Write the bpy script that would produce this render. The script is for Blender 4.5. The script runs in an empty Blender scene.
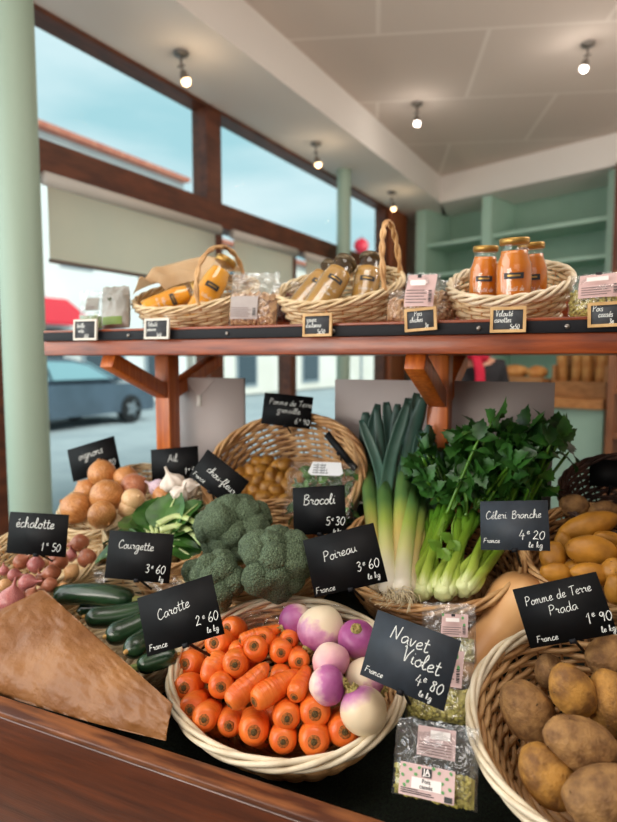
import bpy, bmesh, math, random
import numpy as np
from mathutils import Vector, Matrix, noise

SC = bpy.context.scene
COL = SC.collection
R = math.radians
rnd = random.Random(7)

# ------------------------------------------------------------------ camera, sky, lights, exposure
EYE = Vector((0, 0, 1.4)); PITCH = R(4.95); YAW = R(24.3); FPX = 600.0
cam_d = bpy.data.cameras.new('camera'); cam = bpy.data.objects.new('camera', cam_d); COL.objects.link(cam)
cam.location = EYE; cam.rotation_euler = (math.pi/2 - PITCH, 0, YAW)
cam_d.sensor_fit = 'HORIZONTAL'; cam_d.sensor_width = 36; cam_d.lens = 36*FPX/617
cam_d.clip_start = .02; cam_d.clip_end = 200
cam_d.dof.use_dof = True; cam_d.dof.focus_distance = .84; cam_d.dof.aperture_fstop = 4.6
SC.camera = cam

SC.view_settings.view_transform = 'Standard'; SC.view_settings.look = 'None'
SC.view_settings.gamma = 1; SC.view_settings.use_curve_mapping = False
SC.view_settings.exposure = 0.0
try:
    SC.cycles.use_denoising = True
    SC.cycles.max_bounces = 8; SC.cycles.transparent_max_bounces = 24
    SC.cycles.caustics_reflective = False; SC.cycles.caustics_refractive = False
except Exception: pass

def lin(h):
    h = h.lstrip('#'); v = [int(h[i:i+2], 16)/255 for i in (0, 2, 4)]
    return tuple(x/12.92 if x <= .04045 else ((x+.055)/1.055)**2.4 for x in v) + (1,)

W = bpy.data.worlds.new('sky'); SC.world = W; W.use_nodes = True
nt = W.node_tree; nt.nodes.clear()
wo = nt.nodes.new('ShaderNodeOutputWorld'); bg = nt.nodes.new('ShaderNodeBackground')
tc = nt.nodes.new('ShaderNodeTexCoord'); mp = nt.nodes.new('ShaderNodeMapping'); nz = nt.nodes.new('ShaderNodeTexNoise'); cr = nt.nodes.new('ShaderNodeValToRGB')
mp.inputs['Scale'].default_value = (1.2, 1.2, 4.5)
nz.inputs['Scale'].default_value = 2.2; nz.inputs['Detail'].default_value = 5
cr.color_ramp.elements[0].position = .36; cr.color_ramp.elements[0].color = lin('#a6ced7')
cr.color_ramp.elements[1].position = .72; cr.color_ramp.elements[1].color = lin('#dceaee')
nt.links.new(tc.outputs['Generated'], mp.inputs['Vector']); nt.links.new(mp.outputs['Vector'], nz.inputs['Vector'])
nt.links.new(nz.outputs['Fac'], cr.inputs['Fac']); nt.links.new(cr.outputs['Color'], bg.inputs['Color']); nt.links.new(bg.outputs['Background'], wo.inputs['Surface'])
bg.inputs['Strength'].default_value = 1.22

def area(name, loc, target, sx, sy, power, color):
    l = bpy.data.lights.new(name, 'AREA'); l.shape = 'RECTANGLE'; l.size = sx; l.size_y = sy; l.energy = power; l.color = color
    o = bpy.data.objects.new(name, l); COL.objects.link(o); o.location = loc
    o.rotation_euler = (Vector(target)-Vector(loc)).to_track_quat('-Z', 'Y').to_euler(); return o
area('window_daylight', (-2.02, -.25, 1.75), (-.2, .95, 1.0), 2.6, 1.7, 44, (1, .97, .94))
area('camera_side_fill', (1.3, -2.4, 2.3), (-.3, 1.0, 1.1), 2.4, 1.2, 11, (1, .95, .88))  # added fill from the camera side; no shopfront window stands there
area('overhead_fill', (-.05, .25, 2.99), (-.12, .5, 0), 1.3, .9, 19, (1, .95, .88))  # added soft fill from overhead; no lamp panel hangs here
area('back_shop_fill', (1.3, 2.6, 2.99), (1.1, 3.2, 0), 1.6, 1.4, 66, (1, .95, .88))  # added fill to brighten the back of the shop, not a fitting
area('main_ceiling_fill', (1.7, 2.2, 1.5), (1.5, 2.5, 3.0), 1.4, .9, 40, (1, .90, .80))  # added fill aimed upwards to brighten the main ceiling
area('soffit_fill', (-1.15, -1.1, 1.5), (-1.0, 1.6, 3.0), 1.2, .7, 26, (1, .90, .80))  # added fill aimed upwards to brighten the soffit by the windows
sun = bpy.data.lights.new('hazy_sun', 'SUN'); sun.energy = 3.6; sun.angle = R(25); sun.color = (1, .96, .9)
sun_o = bpy.data.objects.new('hazy_sun', sun); COL.objects.link(sun_o); sun_o.rotation_euler = Vector((-.75, .25, -.62)).to_track_quat('-Z', 'Y').to_euler()

# ------------------------------------------------------------------ picture rays, used to turn what the photo shows into points in the room
FW = Vector((-math.sin(YAW)*math.cos(PITCH), math.cos(YAW)*math.cos(PITCH), -math.sin(PITCH)))
RT = Vector((math.cos(YAW), math.sin(YAW), 0)); UP = RT.cross(FW)
def ray(px, py): return FW + RT*((px-308.5)/FPX) + UP*((411-py)/FPX)
def at(px, py, p0, n):
    r = ray(px, py); n = Vector(n); return EYE + r*((Vector(p0)-EYE).dot(n)/r.dot(n))
def atY(px, py, y): return at(px, py, (0, y, 0), (0, 1, 0))
def atZ(px, py, z): return at(px, py, (0, 0, z), (0, 0, 1))
def atD(px, py, d): return EYE + ray(px, py)*d
def depth(p): return (Vector(p)-EYE).dot(FW)
TB = R(22); NB = Vector((0, -math.sin(TB), math.cos(TB))); PB = Vector((0, .759, .848))   # the sloping display bed
def bedz(y): return PB.z + math.tan(TB)*(y-PB.y)
def atB(px, py, lift): return at(px, py, PB+NB*lift, NB)

# ------------------------------------------------------------------ mesh helpers
class MB:
    def __init__(s): s.v = []; s.f = []; s.m = []; s.cur = 0
    def add(s, vs, fs):
        b = len(s.v); s.v.extend(vs)
        for f in fs: s.f.append(tuple(i+b for i in f)); s.m.append(s.cur)
        return b
    def box(s, lo, hi, M=None):
        x0, y0, z0 = lo; x1, y1, z1 = hi
        vs = [Vector(p) for p in ((x0,y0,z0),(x1,y0,z0),(x1,y1,z0),(x0,y1,z0),(x0,y0,z1),(x1,y0,z1),(x1,y1,z1),(x0,y1,z1))]
        if M: vs = [M @ v for v in vs]
        s.add(vs, [(3,2,1,0),(4,5,6,7),(0,1,5,4),(1,2,6,5),(2,3,7,6),(3,0,4,7)]); return s
    def beam(s, a, b, w, h, upv=(0,0,1)):
        a = Vector(a); b = Vector(b); d = (b-a); L = d.length; d.normalize(); u = Vector(upv); x = d.cross(u)
        if x.length < 1e-4: x = d.cross(Vector((1,0,0)))
        x.normalize(); z = x.cross(d)
        M = Matrix((x, d, z)).transposed().to_4x4(); M.translation = a
        return s.box((-w/2, 0, -h/2), (w/2, L, h/2), M)
    def tube(s, pts, rad, sides=6, closed=False, caps=True, flat=1.0):
        P = [Vector(p) for p in pts]; n = len(P)
        if not hasattr(rad, '__len__'): rad = [rad]*n
        T = []
        for i in range(n):
            a = P[(i-1) % n] if closed or i else P[i]; b = P[(i+1) % n] if closed or i < n-1 else P[i]
            t = b-a; t = t.normalized() if t.length > 1e-9 else Vector((0,0,1)); T.append(t)
        u = T[0].cross(Vector((0,0,1)))
        if u.length < .05: u = T[0].cross(Vector((1,0,0)))
        u.normalize(); vs = []
        for i in range(n):
            if i: u = (u - T[i]*u.dot(T[i])); u = u.normalized() if u.length > 1e-6 else T[i].orthogonal().normalized()
            w = T[i].cross(u)
            for k in range(sides):
                a = 2*math.pi*k/sides; vs.append(P[i] + (u*math.cos(a) + w*(math.sin(a)*flat))*rad[i])
        fs = []
        for i in range(n if closed else n-1):
            j = (i+1) % n
            for k in range(sides):
                l = (k+1) % sides; fs.append((i*sides+k, i*sides+l, j*sides+l, j*sides+k))
        if not closed and caps:
            fs.append(tuple(range(sides-1, -1, -1))); fs.append(tuple((n-1)*sides+k for k in range(sides)))
        s.add(vs, fs); return s
    def lathe(s, prof, sides=24, M=None, warp=None, capA=True, capB=True):
        vs = []
        for (r, z) in prof:
            for k in range(sides):
                a = 2*math.pi*k/sides; v = Vector((r*math.cos(a), r*math.sin(a), z))
                if warp: v = warp(v)
                vs.append(M @ v if M else v)
        fs = []
        for i in range(len(prof)-1):
            for k in range(sides):
                l = (k+1) % sides; fs.append((i*sides+k, i*sides+l, (i+1)*sides+l, (i+1)*sides+k))
        if capA: fs.append(tuple(range(sides-1, -1, -1)))
        if capB: fs.append(tuple((len(prof)-1)*sides+k for k in range(sides)))
        s.add(vs, fs); return s
    def grid(s, fn, nu, nv):
        vs = [fn(i/nu, j/nv) for j in range(nv+1) for i in range(nu+1)]
        fs = [(j*(nu+1)+i, j*(nu+1)+i+1, (j+1)*(nu+1)+i+1, (j+1)*(nu+1)+i) for j in range(nv) for i in range(nu)]
        s.add(vs, fs); return s
    def sphere(s, c, r, sub=3, fn=None, sc=(1,1,1)):
        vs, fs = ico(sub); c = Vector(c)
        out = []
        for v in vs:
            k = fn(v) if fn else 1.0
            out.append(c + Vector((v.x*sc[0], v.y*sc[1], v.z*sc[2]))*(r*k))
        s.add(out, fs); return s
    def poly(s, pts): s.add([Vector(p) for p in pts], [tuple(range(len(pts)))]); return s
    def prism(s, pts, d):
        n = len(pts); d = Vector(d); a = [Vector(p) for p in pts]; b = [p+d for p in a]
        s.add(a+b, [tuple(range(n-1, -1, -1)), tuple(range(n, 2*n))] + [(i, (i+1) % n, n+(i+1) % n, n+i) for i in range(n)]); return s
    def mesh(s, name, mats, smooth=True):
        me = bpy.data.meshes.new(name); me.from_pydata([tuple(v) for v in s.v], [], s.f)
        mats = mats if isinstance(mats, (list, tuple)) else [mats]
        for m in mats: me.materials.append(m)
        if len(mats) > 1: me.polygons.foreach_set('material_index', s.m)
        if smooth: me.polygons.foreach_set('use_smooth', [True]*len(me.polygons))
        me.update(); return me
    def build(s, name, mats, parent=None, smooth=True, bevel=0, auto=0):
        o = bpy.data.objects.new(name, s.mesh(name, mats, smooth)); COL.objects.link(o)
        if parent is not None: o.parent = parent
        if bevel:
            b = o.modifiers.new('edge', 'BEVEL'); b.width = bevel; b.segments = 2; b.limit_method = 'ANGLE'; b.angle_limit = R(40)
        if auto and smooth:
            bm = bmesh.new(); bm.from_mesh(o.data)
            for e in bm.edges:
                if len(e.link_faces) == 2 and e.calc_face_angle(0) > R(auto): e.smooth = False
            bm.to_mesh(o.data); bm.free()
        return o
_ico = {}
def ico(sub):
    if sub not in _ico:
        bm = bmesh.new(); bmesh.ops.create_icosphere(bm, subdivisions=sub, radius=1)
        bm.verts.ensure_lookup_table(); _ico[sub] = ([v.co.copy() for v in bm.verts], [tuple(v.index for v in f.verts) for f in bm.faces]); bm.free()
    return _ico[sub]

def tag(o, label, cat, group=None):
    o['label'] = label; o['category'] = cat
    if group: o['group'] = group
    return o
def struct(o): o['kind'] = 'structure'; return o
def thing(name, label, cat, loc=(0,0,0), M=None, group=None):
    o = bpy.data.objects.new(name, None); COL.objects.link(o); o.empty_display_size = .02
    if M is not None: o.matrix_world = M
    else: o.location = loc
    return tag(o, label, cat, group)
def copy_thing(src, M, label, group=None):
    c = src.copy(); COL.objects.link(c); c.matrix_world = M; c['label'] = label
    if group: c['group'] = group
    for ch in src.children:
        d = ch.copy(); COL.objects.link(d); d.parent = c
        for g in ch.children:
            e = g.copy(); COL.objects.link(e); e.parent = d
    return c
def orient(loc, z, roll=0, s=1.0, x=None):
    z = Vector(z).normalized(); xx = Vector(x) if x is not None else Vector((1,0,0))
    xx = xx - z*xx.dot(z)
    if xx.length < .05: xx = z.orthogonal()
    xx.normalize(); yy = z.cross(xx)
    M = Matrix((xx, yy, z)).transposed().to_4x4() @ Matrix.Rotation(roll, 4, 'Z') @ (Matrix.Diagonal((*s, 1)) if hasattr(s, '__len__') else Matrix.Scale(s, 4))
    M.translation = Vector(loc); return M
def frame(c, tilt, yaw=0):
    return Matrix.Translation(Vector(c)) @ Matrix.Rotation(yaw, 4, 'Z') @ Matrix.Rotation(tilt, 4, 'X')
def smoothpts(pts, k=6, closed=False):
    P = [Vector(p) for p in pts]; n = len(P); out = []
    rng = range(n if closed else n-1)
    for i in rng:
        g = (lambda j: P[j % n]) if closed else (lambda j: P[max(0, min(n-1, j))])
        a, b, c, d = g(i-1), g(i), g(i+1), g(i+2)
        for q in range(k):
            t = q/k; out.append(.5*((2*b) + (c-a)*t + (2*a-5*b+4*c-d)*t*t + (3*b-a-3*c+d)*t*t*t))
    if not closed: out.append(P[-1].copy())
    return out
ORD = ['first','second','third','fourth','fifth','sixth','seventh','eighth','ninth','tenth','eleventh','twelfth','thirteenth','fourteenth']

# ------------------------------------------------------------------ materials
def N(m, t, **kw):
    n = m.node_tree.nodes.new(t)
    for k, v in kw.items():
        if k in n.inputs: n.inputs[k].default_value = v
        else: setattr(n, k, v)
    return n
def base(name):
    m = bpy.data.materials.new(name); m.use_nodes = True
    return m, m.node_tree.nodes['Principled BSDF'], m.node_tree.links
def pm(name, c1, c2=None, scale=20, detail=4, stretch=(1,1,1), lo=.35, hi=.65, rough=.5, bump=0, bscale=120, bstretch=(1,1,1), spec=.5, coat=0, sss=0, rand=0, metal=0, trans=0, coords='Object'):
    m, b, L = base(name); c1 = lin(c1)
    b.inputs['Roughness'].default_value = rough; b.inputs['Specular IOR Level'].default_value = spec; b.inputs['Metallic'].default_value = metal
    b.inputs['Coat Weight'].default_value = coat; b.inputs['Coat Roughness'].default_value = .15
    if sss: b.inputs['Subsurface Weight'].default_value = sss; b.inputs['Subsurface Radius'].default_value = (.01,.005,.003); b.inputs['Subsurface Scale'].default_value = .5
    tc = N(m, 'ShaderNodeTexCoord'); out = None
    def nz(sc, det, st):
        mp = N(m, 'ShaderNodeMapping'); mp.inputs['Scale'].default_value = st; L.new(tc.outputs[coords], mp.inputs['Vector'])
        n = N(m, 'ShaderNodeTexNoise'); n.inputs['Scale'].default_value = sc; n.inputs['Detail'].default_value = det; L.new(mp.outputs['Vector'], n.inputs['Vector']); return n
    if c2:
        n = nz(scale, detail, stretch); r = N(m, 'ShaderNodeValToRGB'); e = r.color_ramp.elements
        e[0].position = lo; e[1].position = hi; e[0].color = c1; e[1].color = lin(c2)
        L.new(n.outputs['Fac'], r.inputs['Fac']); out = r.outputs['Color']
    if rand:
        oi = N(m, 'ShaderNodeObjectInfo'); mr = N(m, 'ShaderNodeMapRange'); mr.inputs['To Min'].default_value = 1-rand; mr.inputs['To Max'].default_value = 1+rand
        L.new(oi.outputs['Random'], mr.inputs['Value']); h = N(m, 'ShaderNodeHueSaturation'); h.inputs['Color'].default_value = c1
        if out: L.new(out, h.inputs['Color'])
        L.new(mr.outputs['Result'], h.inputs['Value']); out = h.outputs['Color']
    if out: L.new(out, b.inputs['Base Color'])
    else: b.inputs['Base Color'].default_value = c1
    if bump:
        n = nz(bscale, 3, bstretch); bp = N(m, 'ShaderNodeBump'); bp.inputs['Strength'].default_value = bump; bp.inputs['Distance'].default_value = .004
        L.new(n.outputs['Fac'], bp.inputs['Height']); L.new(bp.outputs['Normal'], b.inputs['Normal'])
    m.diffuse_color = c1
    return m
def ramp_z(name, stops, z0, z1, rough=.45, mixn=.12, nscale=40, stretch=(1,1,.15), bump=0, bscale=200, sss=0, spec=.5, axis='Z', trans=0, wob=None):
    """colour of the thing itself changing along its own length (root to tip)"""
    m, b, L = base(name); tc = N(m, 'ShaderNodeTexCoord'); sp = N(m, 'ShaderNodeSeparateXYZ'); L.new(tc.outputs['Object'], sp.inputs[0])
    mr = N(m, 'ShaderNodeMapRange'); mr.inputs['From Min'].default_value = z0; mr.inputs['From Max'].default_value = z1; L.new(sp.outputs[axis], mr.inputs['Value'])
    mp = N(m, 'ShaderNodeMapping'); mp.inputs['Scale'].default_value = stretch; L.new(tc.outputs['Object'], mp.inputs['Vector'])
    n = N(m, 'ShaderNodeTexNoise'); n.inputs['Scale'].default_value = nscale; L.new(mp.outputs['Vector'], n.inputs['Vector'])
    a = N(m, 'ShaderNodeMath', operation='MULTIPLY_ADD'); a.inputs[1].default_value = mixn*2; L.new(n.outputs['Fac'], a.inputs[0])
    s = N(m, 'ShaderNodeMath', operation='SUBTRACT'); s.inputs[1].default_value = mixn; L.new(mr.outputs['Result'], a.inputs[2]); L.new(a.outputs[0], s.inputs[0])
    r = N(m, 'ShaderNodeValToRGB'); el = r.color_ramp.elements
    el[0].position = stops[0][0]; el[0].color = lin(stops[0][1]); el[1].position = stops[-1][0]; el[1].color = lin(stops[-1][1])
    for p, c in stops[1:-1]: q = el.new(p); q.color = lin(c)
    L.new(s.outputs[0], r.inputs['Fac']); L.new(r.outputs['Color'], b.inputs['Base Color'])
    b.inputs['Roughness'].default_value = rough; b.inputs['Specular IOR Level'].default_value = spec
    if sss: b.inputs['Subsurface Weight'].default_value = sss; b.inputs['Subsurface Radius'].default_value = (.01,.006,.004); b.inputs['Subsurface Scale'].default_value = .5
    if bump:
        n2 = N(m, 'ShaderNodeTexNoise'); n2.inputs['Scale'].default_value = bscale; L.new(mp.outputs['Vector'], n2.inputs['Vector'])
        bp = N(m, 'ShaderNodeBump'); bp.inputs['Strength'].default_value = bump; bp.inputs['Distance'].default_value = .003; L.new(n2.outputs['Fac'], bp.inputs['Height']); L.new(bp.outputs['Normal'], b.inputs['Normal'])
    return m
def clear(name, tint='#ffffff', gloss=.25, rough=.08, bump=0, bscale=40, film=0.0, filmc='#dfe4e6'):
    m = bpy.data.materials.new(name); m.use_nodes = True; t = m.node_tree; t.nodes.clear(); L = t.links
    o = N(m, 'ShaderNodeOutputMaterial'); tr = N(m, 'ShaderNodeBsdfTransparent'); tr.inputs['Color'].default_value = lin(tint)
    g = N(m, 'ShaderNodeBsdfGlossy'); g.inputs['Roughness'].default_value = rough
    lw = N(m, 'ShaderNodeLayerWeight'); lw.inputs['Blend'].default_value = .35
    mul = N(m, 'ShaderNodeMath', operation='MULTIPLY_ADD'); mul.inputs[1].default_value = gloss*1.6; mul.inputs[2].default_value = gloss*.22; mul.use_clamp = True
    L.new(lw.outputs['Facing'], mul.inputs[0])
    mix = N(m, 'ShaderNodeMixShader'); L.new(mul.outputs[0], mix.inputs['Fac'])
    src = tr.outputs[0]
    if film:
        d = N(m, 'ShaderNodeBsdfDiffuse'); d.inputs['Color'].default_value = lin(filmc); mx = N(m, 'ShaderNodeMixShader'); mx.inputs['Fac'].default_value = film
        L.new(tr.outputs[0], mx.inputs[1]); L.new(d.outputs[0], mx.inputs[2]); src = mx.outputs[0]
    L.new(src, mix.inputs[1]); L.new(g.outputs[0], mix.inputs[2]); L.new(mix.outputs[0], o.inputs['Surface'])
    if bump:
        tc = N(m, 'ShaderNodeTexCoord'); n = N(m, 'ShaderNodeTexNoise'); n.inputs['Scale'].default_value = bscale; n.inputs['Detail'].default_value = 2; n.inputs['Distortion'].default_value = 1.2
        L.new(tc.outputs['Object'], n.inputs['Vector']); bp = N(m, 'ShaderNodeBump'); bp.inputs['Strength'].default_value = bump; bp.inputs['Distance'].default_value = .02
        L.new(n.outputs['Fac'], bp.inputs['Height']); L.new(bp.outputs['Normal'], g.inputs['Normal']); L.new(bp.outputs['Normal'], lw.inputs['Normal'])
    return m
def glow(name, c, s):
    m, b, L = base(name); b.inputs['Base Color'].default_value = lin(c); b.inputs['Emission Color'].default_value = lin(c); b.inputs['Emission Strength'].default_value = s; return m
def sheet(name, c, c2, scale, thru=.5, rough=.8):
    m = pm(name, c, c2, scale=scale, rough=rough); L = m.node_tree.links; b = m.node_tree.nodes['Principled BSDF']; o = m.node_tree.nodes['Material Output']
    t = N(m, 'ShaderNodeBsdfTranslucent'); t.inputs['Color'].default_value = lin(c2); mx = N(m, 'ShaderNodeMixShader'); mx.inputs['Fac'].default_value = thru
    L.new(b.outputs[0], mx.inputs[1]); L.new(t.outputs[0], mx.inputs[2]); L.new(mx.outputs[0], o.inputs['Surface']); return m

M_wood = pm('varnished_wood', '#6a280c', '#a34c1a', scale=9, detail=7, stretch=(1.2,12,12), lo=.3, hi=.75, rough=.38, bump=.12, bscale=60, bstretch=(.6,8,8), coat=.25)
M_woodpost = pm('orange_wood', '#ac4d10', '#dc7a2a', scale=9, detail=7, stretch=(12,12,1), lo=.3, hi=.75, rough=.4, coat=.2)
M_board = pm('dark_varnished_board', '#3c1a0a', '#6a3214', scale=7, detail=8, stretch=(1,14,14), lo=.25, hi=.8, rough=.33, bump=.1, bscale=50, bstretch=(.6,9,9), coat=.3)
M_edge = pm('worn_wood_edge', '#4f2714', '#a9683a', scale=10, detail=8, stretch=(1,8,8), lo=.4, hi=.8, rough=.45)
M_frame = pm('brown_window_frame', '#4b2413', '#6a3820', scale=6, stretch=(4,1,4), rough=.5)
M_black = pm('black_strip', '#101117', rough=.6, spec=.25)
M_mat = pm('dark_green_matting', '#10160f', '#1e2a1c', scale=300, rough=.95, bump=.8, bscale=500)
M_white = pm('white_foam_board', '#b9b0ae', '#c4bbb8', scale=4, rough=.7)
M_wick_l = pm('pale_wicker', '#c9ad80', '#e6d3ae', scale=30, stretch=(1,1,1), rough=.45, rand=.06, bump=.15, bscale=300)
M_wick_w = pm('whitewashed_wicker', '#cdbb9b', '#e9dcc2', scale=25, rough=.4, bump=.12, bscale=300)
M_wick_t = pm('tan_wicker', '#a9794a', '#d7ad78', scale=28, rough=.45, rand=.08, bump=.15, bscale=300)
M_wick_b = pm('brown_wicker', '#7a5330', '#ad7d4c', scale=28, rough=.5, bump=.15, bscale=300)
M_wick_d = pm('dark_wicker', '#2d1b15', '#573a2e', scale=28, rough=.5, bump=.15, bscale=300)
M_slate = pm('slate_card', '#08090b', '#0d0e11', scale=30, rough=.6, spec=.2)
M_slate_sheen = pm('sheen_slate_card', '#2b3138', '#343b44', scale=30, rough=.55, spec=.35)  # black slate made lighter: reflected ceiling light put into the colour
M_chalk = pm('chalk_ink', '#dfe2de', rough=.8)
M_kraft = pm('kraft_paper', '#7c4e27', '#976636', scale=10, detail=6, rough=.5, bump=1.0, bscale=42)
M_film = clear('clear_film', gloss=.26, rough=.14, bump=.6, bscale=38, film=.05)
M_glass = clear('bottle_glass', gloss=.17, rough=.04)
M_pane = clear('window_glass', tint='#f7fcfc', gloss=.0012, rough=.02)

# ------------------------------------------------------------------ the room
def fl(px, f, z):
    r = RT*((px-308.5)/FPX) + Vector((-math.sin(YAW), math.cos(YAW), 0)); return Vector((r.x*f, r.y*f, z))
def ww(y, z, off=0): return Vector((-2.218+.0945*y + .9956*off, y-.0941*off, z))      # a point on the window wall
UW = Vector((.0941, .9956, 0)); NW = Vector((.9956, -.0941, 0))
def wbox(mb, y0, y1, z0, z1, o0, o1):
    a = [ww(y0, z0, o0), ww(y1, z0, o0), ww(y1, z0, o1), ww(y0, z0, o1)]; mb.prism(a, (0, 0, z1-z0))
M_floor = pm('pale_floor_tile', '#8d8279', '#a59a90', scale=3, rough=.45)
M_ceil = pm('painted_ceiling', '#d9cbc0', '#cfc1b6', scale=1.5, rough=.9)
M_soff = pm('white_soffit', '#ece6e0', rough=.85)
M_wall = pm('cream_wall', '#d8cfc4', rough=.85)
M_mint = pm('mint_paint', '#a9cbb8', '#b2d2c1', scale=3, rough=.6)
M_mint_shade = pm('shaded_mint_paint', '#8fae9b', '#97b5a3', scale=3, rough=.6)  # same mint paint, with the shade of the recess put into its colour
M_col = pm('pale_green_column_paint', '#9db3a2', rough=.5)

# tiled ceiling with faint seams
m_, b_, L_ = base('panelled_ceiling'); bt = N(m_, 'ShaderNodeTexBrick'); tcn = N(m_, 'ShaderNodeTexCoord'); mpn = N(m_, 'ShaderNodeMapping'); mpn.inputs['Rotation'].default_value = (0, 0, R(-18))
bt.inputs['Color1'].default_value = lin('#d8cabf'); bt.inputs['Color2'].default_value = lin('#d4c5ba'); bt.inputs['Mortar'].default_value = lin('#e6dad0')
bt.inputs['Scale'].default_value = 1; bt.inputs['Mortar Size'].default_value = .012; bt.inputs['Brick Width'].default_value = 1.1; bt.inputs['Row Height'].default_value = .8
L_.new(tcn.outputs['Object'], mpn.inputs['Vector']); L_.new(mpn.outputs['Vector'], bt.inputs['Vector']); L_.new(bt.outputs['Color'], b_.inputs['Base Color']); b_.inputs['Roughness'].default_value = .9
M_ceilp = m_

struct(MB().box((-2.6, -3.2, -.05), (3.6, 6.6, 0)).build('floor', M_floor))
BL = lambda y: -1.495 + (y-2.05)*(.295/3.49)       # edge of the lowered ceiling along the windows
QA = Vector((-1.2, 5.54, 0)); QD = Vector((.934, -.357, 0)); QN = Vector((.357, .934, 0))
q0 = QA; q1 = QA + QD*4.6
mb = MB(); mb.prism([(BL(-3.2), -3.2, 3.03), (3.6, -3.2, 3.03), (3.6, q1.y, 3.03), (q0.x, q0.y, 3.03)], (0, 0, .05)); struct(mb.build('ceiling', M_ceilp, smooth=False))
mb = MB(); mb.prism([tuple(ww(-3.2, 2.8)), (BL(-3.2), -3.2, 2.8), (BL(5.54), 5.54, 2.8), (-1.3, 7.0, 2.8), tuple(ww(7.0, 2.8))], (0, 0, .23)); struct(mb.build('ceiling_soffit', [M_soff], smooth=False))
mb = MB(); mb.prism([tuple(q0+Vector((0,0,2.8))), tuple(q1+Vector((0,0,2.8))), tuple(q1+QN*1.0+Vector((0,0,2.8))), tuple(q0+QN*1.0+QD*-.6+Vector((0,0,2.8)))], (0, 0, .23)); struct(mb.build('ceiling_header', M_soff, smooth=False))
bk = QA + QN*.62
mb = MB(); mb.prism([tuple(bk-QD*1.0), tuple(bk+QD*4.8), tuple(bk+QD*4.8+QN*.1), tuple(bk-QD*1.0+QN*.1)], (0, 0, 2.85)); struct(mb.build('wall_back', M_wall, smooth=False))
struct(MB().box((3.5, -3.2, 0), (3.6, 4.2, 3.03)).build('wall_right', M_wall))
struct(MB().box((-2.6, -3.3, 0), (3.6, -3.2, 3.03)).build('wall_front', M_wall))

# window wall: low wall, bars and panes
mb = MB(); wbox(mb, -3.2, 5.9, -.05, .42, -.12, 0); wbox(mb, 5.9, 7.0, -.05, 2.85, -.12, 0); struct(mb.build('wall_left', M_wall, smooth=False))
mb = MB()
for (y0, y1, z0, z1) in ((-3.2, 5.9, 2.15, 2.29), (-3.2, 5.9, 2.782, 2.81), (-3.2, 5.9, .40, .5),
                         (1.58, 1.72, .4, 2.8), (2.9, 3.03, .4, 2.8), (5.46, 5.52, .4, 2.8), (3.78, 3.86, .4, 2.16), (.1, .24, .4, 2.8), (-1.4, -1.26, .4, 2.8), (-2.9, -2.76, .4, 2.8)):
    wbox(mb, y0, y1, z0, z1, -.09, .03 if z0 > 2 or z0 < .41 and z1 < .6 else .02)
struct(mb.build('window_frame', M_frame, smooth=False, bevel=.006))
mb = MB(); wbox(mb, -3.2, 5.5, .45, 2.79, -.05, -.046); struct(mb.build('window_1', M_pane, smooth=False))
mb = MB(); wbox(mb, 5.52, 5.9, 0, 2.8, -.1, .06); struct(mb.build('wall_post', pm('orange_brown_post', '#8a4a2a', '#a65f38', scale=5, stretch=(6,6,1), rough=.5), smooth=False))
mb = MB(); wbox(mb, 5.60, 5.78, 1.85, 2.25, .062, .064); tag(mb.build('paper_notice', pm('notice_paper', '#dfe3e4'), smooth=False), 'blank white paper notice on the orange brown post by the green shelving', 'notice')

# blinds under the transom
M_blind = sheet('blind_fabric', '#ddcbb6', '#fbe2c4', 3, thru=.8)
M_cas = pm('blind_cassette', '#c4beb6', rough=.5)
for i, (y0, y1, zb, lab) in enumerate(((1.82, 2.93, 1.80, 'cream roller blind half lowered behind the packets and yellow juice bottles'),
                              (3.06, 3.76, 1.80, 'narrow cream roller blind between the two brown window bars in mid wall'),
                              (3.9, 5.4, 1.80, 'wide cream roller blind at the far end of the window wall'))):
    t = thing('roller_blind', lab, 'blind', tuple(ww((y0+y1)/2, zb, .06)), group='roller blinds'); I = Matrix.Translation(-Vector(t.location))
    mb = MB(); mb.tube([ww(y0, 2.12, .07), ww(y1, 2.12, .07)], .028, 12); o = mb.build('cassette', M_cas, t); o.matrix_parent_inverse = I
    mb = MB(); mb.grid(lambda u, v: ww(y0+.02+(y1-y0-.04)*u, zb+(2.12-zb)*v, .06+.004*math.sin(9*u)), 16, 3); o = mb.build('fabric', M_blind, t); o.matrix_parent_inverse = I
    mb = MB(); mb.tube([ww(y0+.02, zb, .06), ww(y1-.02, zb, .06)], .009, 8); o = mb.build('bottom_bar', pm('blind_bar', '#6d6259'), t); o.matrix_parent_inverse = I

# columns
for nm, p, r in (('column', fl(26, 2.02, 0), .068), ('column', fl(343, 4.6, 0), .052)):
    mb = MB(); mb.lathe([(r, 0), (r, 2.8)], 32, Matrix.Translation(p), capA=False, capB=False); struct(mb.build(nm, M_col))

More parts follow.
